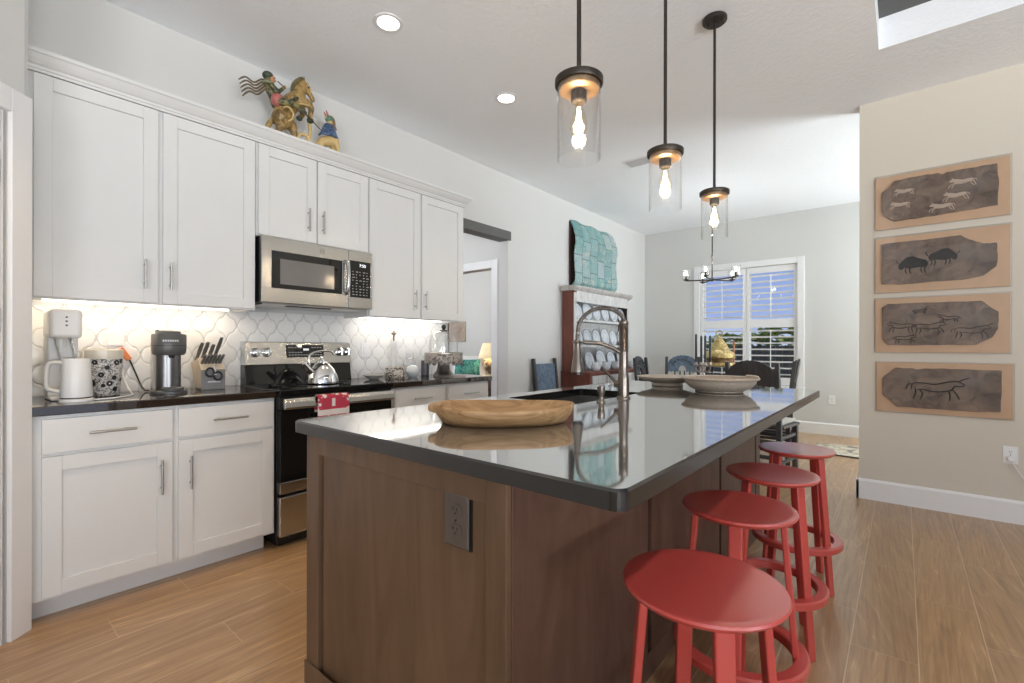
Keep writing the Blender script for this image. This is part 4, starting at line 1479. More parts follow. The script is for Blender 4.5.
for k, (dx, yy, zz, ln) in enumerate(((-0.085, 0.940, 0.166, 0.120), (-0.075, 0.965, 0.166, 0.125), (-0.060, 0.995, 0.170, 0.105), (-0.050, 1.022, 0.172, 0.150))):
    p = Vector((kx + dx, yy, Z + zz))
    kn = tag(obj('kitchen_knife', MB().tube([p - dirk * 0.04, p + dirk * ln * 0.25, p + dirk * ln * 0.6, p + dirk * ln], [0.010, 0.010, 0.0135, 0.011], 8, flat=0.6), KNH),
             ('leftmost', 'second from left', 'third from left', 'tallest, rightmost')[k] + ' of the four large grey-handled knives in the knife block', 'knife', 'large knives in the block')
dk2 = Vector((0.70, 0.10, 0.70)).normalized()
for k in range(6):
    p = Vector((kx + 0.018, 0.938 + k * 0.0185, Z + 0.150))
    tag(obj('steak_knife', MB().tube([p - dk2 * 0.03, p + dk2 * 0.02, p + dk2 * 0.075], [0.007, 0.0085, 0.007], 8), KNH),
        'small dark-handled steak knife in the front row of the knife block', 'knife', 'steak knives in the block')
sc = thing('kitchen_scissors', 'black looped kitchen scissors hanging at the front of the knife block', 'scissors', (kx + 0.076, 0.99, Z + 0.10))
for dy, dz, s in ((-0.022, 0.005, 1.0), (0.020, -0.018, 1.0)):
    obj('handle_loop', MB().tube([(kx + 0.080, 0.985 + dy + 0.020 * s * cos(a * pi / 10), Z + 0.098 + dz + 0.024 * s * sin(a * pi / 10)) for a in range(20)], 0.006, 8, closed=True), BLACK, sc)
obj('blades', MB().tube([(kx + 0.079, 0.990, Z + 0.085), (kx + 0.060, 0.990, Z + 0.14)], [0.010, 0.004], 8), CHROME, sc)

# ------------------------------------------------------------------ on the range
t = thing('tea_kettle', 'polished chrome tea kettle with an arched handle on the cooktop', 'kettle', (-3.0, 1.60, 0.9185))
KX, KY, KZ = -3.0, 1.60, 0.9185
obj('pot', MB().lathe([(0.0, 0.0), (0.098, 0.0), (0.106, 0.006), (0.107, 0.018), (0.098, 0.055), (0.078, 0.100), (0.050, 0.132), (0.034, 0.142), (0.0, 0.142)], (KX, KY, KZ), 48), CHROME, t)
ld = obj('lid', MB().lathe([(0.036, 0.141), (0.034, 0.150), (0.014, 0.156), (0.010, 0.164), (0.013, 0.176), (0.010, 0.184), (0, 0.186)], (KX, KY, KZ), 28), CHROME, t)
obj('spout', MB().tube([(KX + 0.01, KY - 0.070, KZ + 0.075), (KX + 0.015, KY - 0.105, KZ + 0.105), (KX + 0.02, KY - 0.135, KZ + 0.140)], [0.024, 0.018, 0.012], 16), CHROME, t)
hb = bez([(KX, KY - 0.085, KZ + 0.095), (KX, KY - 0.088, KZ + 0.170), (KX, KY - 0.065, KZ + 0.205), (KX, KY + 0.005, KZ + 0.220), (KX, KY + 0.065, KZ + 0.215), (KX, KY + 0.085, KZ + 0.195)], 10)
obj('handle', MB().tube(hb, 0.007, 12), CHROME, t)

TOWEL = base('red_white_print_cloth')
m_, nt_, p_ = TOWEL
tc = nt_.nodes.new('ShaderNodeTexCoord')
sp_ = nt_.nodes.new('ShaderNodeSeparateXYZ')
nt_.links.new(tc.outputs['Generated'], sp_.inputs[0])
gy, gz = sp_.outputs[1], sp_.outputs[2]
edge = mth(nt_, 'MAXIMUM', mth(nt_, 'LESS_THAN', gy, 0.10), mth(nt_, 'GREATER_THAN', gy, 0.90))
bd1 = mth(nt_, 'MULTIPLY', mth(nt_, 'GREATER_THAN', gz, 0.12), mth(nt_, 'LESS_THAN', gz, 0.36))
mo = voronoi(nt_, coords(nt_, 'Object'), 45)
spk = mth(nt_, 'LESS_THAN', mo, 0.42)
win_ = mth(nt_, 'MULTIPLY', mth(nt_, 'LESS_THAN', mth(nt_, 'ABSOLUTE', mth(nt_, 'SUBTRACT', gy, 0.5)), 0.055), mth(nt_, 'MULTIPLY', mth(nt_, 'GREATER_THAN', gz, 0.48), mth(nt_, 'LESS_THAN', gz, 0.82)))
topf = mth(nt_, 'MULTIPLY', mth(nt_, 'GREATER_THAN', gz, 0.86), spk)
lowf = mth(nt_, 'MULTIPLY', mth(nt_, 'LESS_THAN', gz, 0.12), spk)
wh = mth(nt_, 'MAXIMUM', mth(nt_, 'MAXIMUM', bd1, win_), mth(nt_, 'MAXIMUM', mth(nt_, 'MAXIMUM', topf, lowf), mth(nt_, 'MULTIPLY', edge, spk)))
nt_.links.new(mixc(nt_, wh, (0.52, 0.045, 0.085), (0.80, 0.76, 0.74)), p_.inputs['Base Color'])
p_.inputs['Roughness'].default_value = 0.85


def towel(u, v):
    y = 1.405 + 0.205 * u
    wv = 0.004 * sin(u * 9)
    if v < 0.44:
        k = v / 0.44
        return Vector((-2.681 + wv, y, 0.735 + 0.128 * k))
    if v < 0.56:
        a = pi * (v - 0.44) / 0.12
        return Vector((-2.700 + 0.019 * cos(a), y, 0.863 + 0.014 * sin(a)))
    k = (v - 0.56) / 0.44
    return Vector((-2.719, y, 0.863 - 0.09 * k))


tag(obj('dish_towel', MB().grid(towel, 24, 30), m_, solid=0.004), 'red and white printed dish towel hung over the oven handle', 'towel')

# ------------------------------------------------------------------ right counter
CERAM = mat('grey_ceramic', (0.42, 0.41, 0.39), 0.35)
tag(obj('saucer', MB().lathe([(0.0, 0.0), (0.035, 0.0), (0.04, 0.006), (0.078, 0.030), (0.080, 0.034), (0.076, 0.034), (0.038, 0.010), (0.0, 0.008)], (-3.13, 2.09, Z), 36), CERAM), 'small grey footed saucer on the counter just right of the range', 'saucer')
t = thing('patterned_tin', 'squat round tin with a brown and white pattern beside the saucer', 'tin', (-3.10, 2.27, Z))
PTIN = spotted('brown_white_print', (0.06, 0.045, 0.035), (0.66, 0.60, 0.52), 55, 0.45, 0.55, 0.4)
obj('tub', MB().lathe([(0.074, 0.0), (0.076, 0.004), (0.076, 0.070), (0.0745, 0.074), (0.0, 0.074)], (-3.10, 2.27, Z), 40), PTIN, t)
obj('lid', MB().lathe([(0.078, 0.062), (0.078, 0.086), (0.074, 0.09), (0.0, 0.09)], (-3.10, 2.27, Z), 40), PTIN, t)
t = thing('paper_towel_roll', 'slim white paper towel roll on a holder with a brown finial', 'paper towel', (-3.228, 2.345, Z))
obj('base', MB().lathe([(0.055, 0), (0.055, 0.008), (0.0, 0.012)], (-3.228, 2.345, Z), 28), PLW, t)
obj('roll', MB().lathe([(0.006, 0.012), (0.026, 0.012), (0.026, 0.30), (0.006, 0.30)], (-3.228, 2.345, Z), 28), mat('paper_white', (0.78, 0.77, 0.75), 0.9), t)
mb = MB().lathe([(0.006, 0.30), (0.006, 0.345), (0.010, 0.35), (0.024, 0.362), (0.012, 0.37), (0.007, 0.382), (0, 0.386)], (-3.228, 2.345, Z), 16)
obj('finial', mb, mat('finial_brown', (0.20, 0.13, 0.08), 0.5), t)
t = thing('sugar_bowl', 'round white lidded sugar bowl between the tin and the cake stand', 'sugar bowl', (-3.12, 2.455, Z))
obj('bowl', MB().lathe([(0.030, 0.0), (0.034, 0.004), (0.056, 0.035), (0.058, 0.055), (0.046, 0.082), (0.040, 0.086), (0, 0.086)], (-3.12, 2.455, Z), 32), mat('bluish_white_glaze', (0.62, 0.65, 0.68), 0.2), t)
obj('lid', MB().lathe([(0.042, 0.086), (0.030, 0.098), (0.006, 0.102), (0.008, 0.114), (0, 0.116)], (-3.12, 2.455, Z), 24), mat('bluish_white_lid', (0.62, 0.65, 0.68), 0.2), t)
t = thing('wine_glass', 'small clear stemmed glass behind the white sugar bowl', 'glass', (-3.24, 2.52, Z))
obj('bowl', MB().lathe([(0.030, 0.0), (0.004, 0.006), (0.004, 0.08), (0.030, 0.105), (0.036, 0.15), (0.030, 0.20), (0.028, 0.20), (0.034, 0.15), (0.0, 0.10)], (-3.24, 2.52, Z), 24), GLASS, t)
PEWTER = steel('beaten_pewter', (0.42, 0.38, 0.34), 0.35, (12, 12, 12))
KX, KY = -3.03, 2.715
t = thing('cake_stand', 'pewter pedestal cake stand with a scalloped hanging rim', 'cake stand', (KX, KY, Z))
obj('pedestal', MB().lathe([(0.088, 0.0), (0.090, 0.010), (0.076, 0.030), (0.060, 0.048), (0.050, 0.10), (0.040, 0.150), (0.060, 0.185), (0.060, 0.190)], (KX, KY, Z), 40), PEWTER, t)
obj('plate', MB().lathe([(0.0, 0.185), (0.158, 0.187), (0.164, 0.191), (0.164, 0.200), (0.158, 0.204), (0.0, 0.203)], (KX, KY, Z), 56), PEWTER, t)
mb = MB()
NS = 144


def scal(u, v):
    a = 2 * pi * u
    low = 0.138 - 0.018 * abs(sin(a * 9)) if v == 0 else 0.195
    z = low if v == 0 else low
    return Vector((KX + 0.161 * cos(a), KY + 0.161 * sin(a), Z + (0.195 * v + (0.122 - 0.026 * abs(sin(a * 9))) * (1 - v))))


obj('scalloped_skirt', mb.grid(scal, NS, 4), spotted('pierced_pewter', (0.10, 0.085, 0.075), (0.42, 0.38, 0.34), 60, 0.44, 0.52, 0.4), t, solid=0.004)
t = thing('glass_dome', 'clear glass cloche with a dark knob sitting on the cake stand', 'glass dome', (KX, KY, Z + 0.204))
obj('dome', MB().lathe([(0.122, 0.2045), (0.122, 0.29), (0.118, 0.325), (0.105, 0.355), (0.080, 0.375), (0.040, 0.386), (0.012, 0.389), (0.012, 0.386), (0.040, 0.383), (0.078, 0.372), (0.102, 0.353), (0.115, 0.325), (0.1185, 0.29), (0.1185, 0.2045), (0.122, 0.2045)], (KX, KY, Z), 56), GLASS, t)
obj('knob', MB().lathe([(0.034, 0.388), (0.034, 0.394), (0.014, 0.397), (0.012, 0.404), (0.020, 0.416), (0.019, 0.430), (0.008, 0.442), (0, 0.444)], (KX, KY, Z), 24), OILBRONZE, t)
tag(obj('dark_tumbler', MB().lathe([(0.030, 0.0), (0.035, 0.004), (0.036, 0.128), (0.033, 0.130), (0.031, 0.012), (0.0, 0.010)], (-3.245, 2.69, Z), 28), mat('dark_grey_glaze', (0.10, 0.10, 0.11), 0.3)), 'dark grey tumbler standing behind the cake stand pedestal', 'tumbler')
# ------------------------------------------------------------------ on the island: dough bowl and two pottery bowls
DOUGH = wood('carved_pale_wood', (0.24, 0.125, 0.050), (0.43, 0.255, 0.115), (0.56, 0.37, 0.19), 0.55, (3, 26, 26), 1.5, 1.0, bmp=0.25)


def lens_outline(u):
    """half-width of the bowl along its length, u in -1..1: rounded one end, tapering to a blunt tip at the other"""
    w = (1 - abs(u) ** 2.4) ** 0.62 if abs(u) < 1 else 0.0
    return 0.165 * w * (1.0 - 0.10 * u) + 0.012


def dough_bowl():
    t = thing('dough_bowl', 'carved pale wood dough bowl with a blunt handle tip on the island', 'wooden bowl', (0, 0, 0))
    NU, L_ = 40, 0.262
    rings = []
    # profile rings: (scale of outline, height, is-inside)
    prof = [(0.62, 0.0), (0.72, 0.004), (0.90, 0.026), (0.985, 0.046), (1.0, 0.056), (0.985, 0.060), (0.955, 0.058), (0.86, 0.042), (0.66, 0.026), (0.35, 0.020)]
    outline = []
    for k in range(NU):
        u = -cos(pi * k / (NU - 1))
        outline.append((u * L_, lens_outline(u)))
    loop = outline + [(x, -w_) for x, w_ in outline[::-1]]
    vs, fs = [], []
    n = len(loop)
    for sc, z in prof:
        for x, w_ in loop:
            lift = 0.010 * (abs(x) / L_) ** 2 * (z / 0.06)
            vs.append((x * (0.55 + 0.45 * sc) if sc < 1 else x, w_ * sc, z + lift))
    for i in range(len(prof) - 1):
        for k in range(n):
            j = (k + 1) % n
            fs.append((i * n + k, i * n + j, (i + 1) * n + j, (i + 1) * n + k))
    fs.append(tuple(range(n))[::-1])
    fs.append(tuple((len(prof) - 1) * n + k for k in range(n)))
    obj('bowl', MB().add(vs, fs, 0, True), DOUGH, t, sharp=70)
    mb = MB().hexa([(-0.282, -0.022, 0.044), (-0.235, -0.050, 0.034), (-0.235, 0.050, 0.034), (-0.282, 0.022, 0.044), (-0.282, -0.022, 0.066), (-0.235, -0.050, 0.069), (-0.235, 0.050, 0.069), (-0.282, 0.022, 0.066)])
    obj('handle_tip', mb, DOUGH, t, 0.006)
    return t


t = dough_bowl()
t.location = (-1.035, 1.200, 0.9142)
t.scale = (0.90, 0.93, 0.95)
t.rotation_euler = (0, 0, R(43))
STONEW = spotted('speckled_stoneware', (0.40, 0.33, 0.26), (0.52, 0.44, 0.355), 60, 0.3, 0.7, 0.45)
SPOTW = spotted('brown_banded_glaze', (0.12, 0.08, 0.05), (0.58, 0.50, 0.40), 26, 0.45, 0.52, 0.4)
t = thing('serving_bowl', 'wide grey-tan stoneware bowl with a rolled rim at the far end of the island', 'bowl', (-0.800, 2.80, 0.9142))
o = obj('body', MB().lathe([(0.0, 0.0), (0.120, 0.0), (0.126, 0.005), (0.126, 0.010), (0.160, 0.026), (0.182, 0.050), (0.190, 0.068), (0.203, 0.074), (0.206, 0.080), (0.202, 0.085), (0.184, 0.080), (0.174, 0.055), (0.12, 0.020), (0.0, 0.014)], (-0.800, 2.80, 0.9142), 64), STONEW, t)
obj('rim_ornament', MB().tube([(-0.800 + 0.191 * cos(R(a)), 2.80 + 0.191 * sin(R(a)), 0.9142 + 0.087) for a in range(10, 62, 4)], [0.006 + 0.004 * abs(sin(k * 1.3)) for k in range(13)], 8), STONEW, t)
t = thing('footed_platter', 'shallow footed pottery platter with a brown banded inside, left of the big bowl', 'platter', (-1.19, 3.02, 0.9142))
obj('body', MB().lathe([(0.0, 0.0), (0.095, 0.0), (0.100, 0.004), (0.096, 0.022), (0.165, 0.042), (0.192, 0.058), (0.194, 0.063), (0.190, 0.064)], (-1.19, 3.02, 0.9142), 64), STONEW, t)
obj('glazed_inside', MB().lathe([(0.191, 0.0635), (0.150, 0.050), (0.08, 0.036), (0.0, 0.032)], (-1.19, 3.02, 0.9142), 64, caps=False), SPOTW, t)

# ------------------------------------------------------------------ hutch, plates, tile panel
RW = wood('red_brown_hutch', (0.105, 0.030, 0.020), (0.165, 0.050, 0.032), (0.215, 0.070, 0.045), 0.5, (4, 4, 0.8), 2.0, 0.8)
WW = wood('worn_grey_white_paint', (0.42, 0.42, 0.42), (0.58, 0.58, 0.57), (0.68, 0.67, 0.65), 0.7, (6, 6, 2), 3.0, 1.0)
DW = mat('dark_wood_and_shade', (0.055, 0.030, 0.024), 0.5)
HY0, HY1 = 4.976, 6.500
t = thing('hutch', 'tall red-brown open hutch with worn white shelves standing against the left wall', 'hutch', (WX + 0.22, (HY0 + HY1) / 2, 0))
hb = WX + 0.018
obj('side_panel', MB().box(hb, -3.150, HY0, HY0 + 0.03, 0.86, 1.872), RW, t, 0.003)
obj('side_panel', MB().box(hb, -3.150, HY1 - 0.03, HY1, 0.86, 1.872), DW, t, 0.003)  # darker than its twin: the shade inside is put into the colour
obj('back_boards', MB().box(hb, hb + 0.012, HY0 + 0.03, HY1 - 0.03, 0.86, 1.872), WW, t)
mb = MB().box(-3.152, -3.140, HY0 - 0.002, HY0 + 0.055, 0.86, 1.85)
mb.box(-3.152, -3.140, HY1 - 0.055, HY1 + 0.002, 0.86, 1.85)
mb.box(-3.152, -3.140, HY0 + 0.055, HY1 - 0.055, 1.735, 1.872)
obj('face_frame', mb, WW, t, 0.002)
for z in (1.160, 1.492):
    sh_ = obj('shelf', MB().box(hb + 0.012, -3.155, HY0 + 0.03, HY1 - 0.03, z, z + 0.018), WW, t, 0.002)
    obj('plate_rail', MB().box(-3.172, -3.162, HY0 + 0.03, HY1 - 0.03, z + 0.018, z + 0.032), WW, sh_)
cpf = [(-3.150, 1.872), (-3.138, 1.872), (-3.112, 1.900), (-3.104, 1.918), (-3.104, 1.935), (hb, 1.935), (hb, 1.872)]
mb = MB().prism(cpf, 'y', HY0 - 0.045, HY1 + 0.045)
obj('cornice', mb, wood('worn_cornice', (0.30, 0.26, 0.24), (0.45, 0.42, 0.40), (0.56, 0.54, 0.52), 0.6), t, 0.004)
mb = MB().box(hb, -2.905, HY0 - 0.02, HY1 + 0.02, 0.06, 0.83)
bs = obj('base_cabinet', mb, RW, t, 0.004)
obj('worktop', MB().box(hb, -2.890, HY0 - 0.03, HY1 + 0.03, 0.832, 0.858), RW, t, 0.005)
for k in range(4):
    a = HY0 + 0.02 + k * 0.374
    dw = obj('drawer', MB().box(-2.905, -2.890, a, a + 0.350, 0.62, 0.81), WW, bs, 0.004)
    d = obj('door', shaker(MB(), -2.905, a, a + 0.350, 0.09, 0.60, 0.015, 0.05), WW, bs, 0.002)
    obj('handle', MB().tube(bez([(-2.890, a + 0.13, 0.715), (-2.870, a + 0.14, 0.700), (-2.866, a + 0.175, 0.695), (-2.870, a + 0.21, 0.700), (-2.890, a + 0.22, 0.715)], 5), 0.006, 8), BLACK, bs)
for y in (HY0 + 0.02, HY1 - 0.06):
    for x in (hb + 0.01, -2.96):
        obj('foot', MB().box(x, x + 0.045, y, y + 0.045, 0, 0.06), RW, t, 0.004)

PLATEM = base('blue_rimmed_china')
m_, nt_, p_ = PLATEM
tc = nt_.nodes.new('ShaderNodeTexCoord')
sp_ = nt_.nodes.new('ShaderNodeSeparateXYZ')
nt_.links.new(tc.outputs['Object'], sp_.inputs[0])
rd = mth(nt_, 'SQRT', mth(nt_, 'ADD', mth(nt_, 'MULTIPLY', sp_.outputs[0], sp_.outputs[0]), mth(nt_, 'MULTIPLY', sp_.outputs[1], sp_.outputs[1])))
c_ = ramp(nt_, mth(nt_, 'DIVIDE', rd, 0.13), [(0.0, (0.60, 0.64, 0.68)), (0.55, (0.62, 0.65, 0.68)), (0.60, (0.28, 0.32, 0.37)), (0.66, (0.58, 0.61, 0.64)), (0.88, (0.55, 0.58, 0.61)), (0.95, (0.07, 0.09, 0.12))])
nt_.links.new(c_, p_.inputs['Base Color'])
p_.inputs['Roughness'].default_value = 0.2
CHINA = m_
plate_mb = MB().lathe([(0.0, 0.0), (0.075, 0.0), (0.082, 0.006), (0.125, 0.018), (0.130, 0.021), (0.125, 0.023), (0.080, 0.011), (0.0, 0.006)], (0, 0, 0), 40)
plate0 = None
ORD = ('first', 'second', 'third', 'fourth', 'fifth', 'sixth')
for row, (z, nm_, n, s) in enumerate(((1.510, 'top shelf', 6, 0.90), (1.178, 'middle shelf', 6, 0.90), (0.8585, 'lowest shelf', 5, 1.0))):
    for k in range(n):
        if plate0 is None:
            plate0 = o = obj('china_plate', plate_mb, CHINA)
        else:
            o = plate0.copy()
            C.objects.link(o)
        yy = HY0 + 0.165 + k * ((HY1 - HY0 - 0.33) / (n - 1))
        rs = s * (1.06 if (k + row) % 3 == 1 else 0.97)
        o.scale = (rs, rs, rs)
        tilt = R(78)
        # stands on edge, leaning back against the boards; its face (+Z of the plate) looks into the room
        o.rotation_euler = (0, tilt, 0)
        o.location = (-3.212, yy, z + 0.130 * rs * sin(tilt) + 0.001)
        tag(o, '%s white china plate from the left on the %s of the hutch' % (ORD[k], nm_), 'plate', 'china plates on the hutch')
mug0 = None
for k in range(5):
    if mug0 is None:
        mug0 = thing('china_jug', '', 'jug', (0, 0, 0), 'small jugs on the hutch worktop')
        obj('body', MB().lathe([(0.0, 0.0), (0.035, 0.0), (0.055, 0.02), (0.060, 0.05), (0.045, 0.085), (0.046, 0.11), (0.043, 0.11), (0.040, 0.085), (0.0, 0.08)], (0, 0, 0), 24), CHINA, mug0)
        obj('handle', MB().tube(bez([(0, -0.046, 0.095), (0, -0.078, 0.085), (0, -0.080, 0.045), (0, -0.054, 0.03)], 6), 0.006, 8), CHINA, mug0)
        o = mug0
    else:
        o = dup(mug0)
    o.location = (-3.02, HY0 + 0.32 + k * 0.26, 0.8585)
    o['label'] = '%s small white jug from the left along the front of the hutch worktop' % ORD[k]

# wavy sheet of glazed clay tiles standing on the hutch
TEAL = base('teal_patchwork_glaze')
m_, nt_, p_ = TEAL
v_ = coords(nt_, 'Object')
sp_ = nt_.nodes.new('ShaderNodeSeparateXYZ')
nt_.links.new(v_, sp_.inputs[0])
iy = mth(nt_, 'FLOOR', mth(nt_, 'DIVIDE', mth(nt_, 'ADD', sp_.outputs[1], 4.0), 0.2))
iz = mth(nt_, 'FLOOR', mth(nt_, 'DIVIDE', mth(nt_, 'ADD', mth(nt_, 'MULTIPLY_ADD', mth(nt_, 'FRACT', mth(nt_, 'MULTIPLY', iy, 0.37)), 0.12, sp_.outputs[2]), 4.0), 0.235))
cbn = nt_.nodes.new('ShaderNodeCombineXYZ')
nt_.links.new(iy, cbn.inputs[0])
nt_.links.new(iz, cbn.inputs[1])
wnn = nt_.nodes.new('ShaderNodeTexWhiteNoise')
nt_.links.new(cbn.outputs[0], wnn.inputs['Vector'])
c_ = ramp(nt_, wnn.outputs['Value'], [(0.0, (0.14, 0.30, 0.30)), (0.3, (0.26, 0.40, 0.39)), (0.55, (0.34, 0.42, 0.46)), (0.78, (0.17, 0.35, 0.33)), (1.0, (0.46, 0.51, 0.48))])
f_ = noise(nt_, v_, 9, 4, 0.6, 1.2)
c2 = mixc(nt_, ramp(nt_, f_, [(0.52, (0, 0, 0)), (0.68, (0.75, 0.75, 0.75))]), c_, (0.54, 0.50, 0.44))
fyc = mth(nt_, 'ABSOLUTE', mth(nt_, 'SUBTRACT', mth(nt_, 'FRACT', mth(nt_, 'DIVIDE', mth(nt_, 'ADD', sp_.outputs[1], 4.0), 0.2)), 0.5))
fzc = mth(nt_, 'ABSOLUTE', mth(nt_, 'SUBTRACT', mth(nt_, 'FRACT', mth(nt_, 'DIVIDE', mth(nt_, 'ADD', mth(nt_, 'MULTIPLY_ADD', mth(nt_, 'FRACT', mth(nt_, 'MULTIPLY', iy, 0.37)), 0.12, sp_.outputs[2]), 4.0), 0.235)), 0.5))
seam = mth(nt_, 'MAXIMUM', mth(nt_, 'GREATER_THAN', fyc, 0.468), mth(nt_, 'GREATER_THAN', fzc, 0.478))
c2 = mixc(nt_, mth(nt_, 'MULTIPLY', seam, 0.75), c2, (0.035, 0.060, 0.060))
c3 = mixc(nt_, ramp(nt_, noise(nt_, v_, 14, 3, 0.6), [(0.30, (0.7, 0.7, 0.7)), (0.42, (0, 0, 0))]), c2, (0.10, 0.26, 0.30))
nt_.links.new(c3, p_.inputs['Base Color'])
p_.inputs['Roughness'].default_value = 0.35
TEALM = m_
TY0, TY1, TZ0, TZ1 = 5.15, 6.275, 1.937, 2.815
PROFX = [(0.0, 0.030), (0.035, 0.065), (0.09, 0.100), (0.15, 0.108), (0.30, 0.100), (0.50, 0.096), (0.58, 0.108), (0.66, 0.118), (0.74, 0.110), (0.85, 0.085), (0.93, 0.055), (1.0, 0.030)]


def profx(v):
    for (a, x0), (b, x1) in zip(PROFX, PROFX[1:]):
        if a <= v <= b:
            k = (v - a) / (b - a)
            return x0 + (x1 - x0) * (k * k * (3 - 2 * k))
    return PROFX[-1][1]


def sheet(u, v):
    col = abs(((u * 5.77) % 1.0) - 0.5)
    groove = 0.012 * max(0, (col - 0.44) / 0.06)
    lump = 0.012 * cos(u * 36) * max(0, 1 - v / 0.14)
    rowg = 0.006 * sum(max(0, 1 - abs(v - q) / 0.012) for q in (0.15, 0.60, 0.84))
    return Vector((WX + profx(v) - groove - rowg + lump * 0.6, TY0 + (TY1 - TY0) * u + 0.012 * sin(v * 9) * (1 if u > 0.5 else 0.6), TZ0 + (TZ1 - TZ0) * v + lump * (1 - v) + 0.010 * sin(u * 17) * v))


t = thing('ceramic_wall_panel', 'wavy teal patchwork tile panel standing on top of the hutch', 'wall art', (WX + 0.08, (TY0 + TY1) / 2, TZ0))
obj('tile_sheet', MB().grid(sheet, 120, 60), TEALM, t, solid=0.014, sharp=60)
mb = MB().box(WX + 0.002, WX + 0.022, TY0 + 0.004, TY1 - 0.01, TZ0 + 0.01, TZ1 - 0.01)
obj('backing', mb, DW, t)

# ------------------------------------------------------------------ dining room
CHD = wood('dark_carved_wood', (0.022, 0.020, 0.021), (0.040, 0.038, 0.040), (0.062, 0.060, 0.062), 0.45, (8, 8, 1), 2.5, 0.6)
CHB = wood('dusty_blue_wood', (0.055, 0.085, 0.13), (0.10, 0.145, 0.20), (0.17, 0.22, 0.28), 0.55, (3, 3, 3), 4.0, 1.0)
CUSH = mat('pale_seat_cushion', (0.48, 0.46, 0.42), 0.9)


def carved_chair(style):
    """chair facing -Y, back at y = +0.21"""
    t = thing('dining_chair', '', 'chair', (0, 0, 0))
    for sx in (-1, 1):
        mb = MB()
        mb.box(sx * 0.215 - 0.021, sx * 0.215 + 0.021, 0.185, 0.227, 0.0, 0.46)
        mb.hexa([(sx * 0.215 - 0.021, 0.185, 0.46), (sx * 0.215 + 0.021, 0.185, 0.46), (sx * 0.215 + 0.021, 0.227, 0.46), (sx * 0.215 - 0.021, 0.227, 0.46),
                 (sx * 0.215 - 0.018, 0.245, 1.03), (sx * 0.215 + 0.018, 0.245, 1.03), (sx * 0.215 + 0.018, 0.280, 1.03), (sx * 0.215 - 0.018, 0.280, 1.03)])
        obj('rear_post', mb, CHD, t, 0.004)
        obj('leg', MB().box(sx * 0.215 - 0.021, sx * 0.215 + 0.021, -0.235, -0.193, 0.0, 0.44), CHD, t, 0.004)
        for z in (0.12, 0.24, 0.34):
            obj('stretcher', MB().box(sx * 0.215 - 0.011, sx * 0.215 + 0.011, -0.195, 0.187, z, z + 0.028), CHD, t, 0.002)
    for z in (0.16, 0.30):
        obj('stretcher', MB().box(-0.195, 0.195, 0.195, 0.217, z, z + 0.035), CHD, t, 0.002)
        obj('stretcher', MB().box(-0.195, 0.195, -0.225, -0.203, z, z + 0.035), CHD, t, 0.002)
    obj('seat', MB().box(-0.245, 0.245, -0.245, 0.184, 0.44, 0.465), CHD, t, 0.006)
    obj('cushion', MB().box(-0.215, 0.215, -0.225, 0.165, 0.4655, 0.500), CUSH, t, 0.014, seg=4)
    if style == 'plank':
        mb = MB().hexa([(-0.197, 0.215, 0.62), (0.197, 0.215, 0.62), (0.197, 0.235, 0.62), (-0.197, 0.235, 0.62), (-0.197, 0.250, 0.965), (0.197, 0.250, 0.965), (0.197, 0.270, 0.965), (-0.197, 0.270, 0.965)])
        bp = obj('back_panel', mb, CHB, t, 0.004)
        return t
    # arched crest with scalloped lower edge and a pierced keyhole
    n = 28
    top, low = [], []
    for k in range(n + 1):
        x = -0.197 + 0.394 * k / n
        top.append((x, 0.90 + 0.145 * math.sqrt(max(0, 1 - (x / 0.205) ** 2)) + (0.006 * abs(sin(k * pi / 3.5)))))
        if abs(x) < 0.055:
            low.append((x, 0.82 + math.sqrt(max(0, 0.055 ** 2 - x * x)) * 1.5))
        else:
            low.append((x, 0.80 + 0.022 * abs(sin((abs(x) - 0.055) * pi / 0.048))))
    mb = MB()
    vs = []
    for y_off in (0.0, 0.022):
        for q in top + low:
            vs.append((q[0], 0.232 + 0.05 * (q[1] - 0.75) / 0.3 + y_off, q[1]))
    N = n + 1
    fs = []
    for k in range(n):
        fs.append((k, k + 1, N + k + 1, N + k))
        fs.append((2 * N + k, 3 * N + k, 3 * N + k + 1, 2 * N + k + 1))
        fs.append((k, 2 * N + k, 2 * N + k + 1, k + 1))
        fs.append((N + k, N + k + 1, 3 * N + k + 1, 3 * N + k))
    fs.append((0, N, 3 * N, 2 * N))
    fs.append((n, 2 * N + n, 3 * N + n, N + n))
    mb.add(vs, fs)
    cr = obj('crest_rail', mb, CHD if style == 'dark' else CHB, t)
    for k in range(7):
        a = pi * (k + 0.5) / 7
        obj('rosette', MB().ball((0.125 * cos(a), 0.246, 0.90 + 0.095 * sin(a)), (0.013, 0.010, 0.013), 0, 10), CHD, cr)
    obj('lower_back_rail', MB().box(-0.197, 0.197, 0.205, 0.227, 0.58, 0.64), CHD, t, 0.003)
    for x in (-0.10, -0.03, 0.03, 0.10):
        obj('spindle', MB().tube([(x, 0.217, 0.64), (x, 0.232, 0.72), (x, 0.243, 0.83)], [0.008, 0.013, 0.008], 8), CHD, t)
    return t


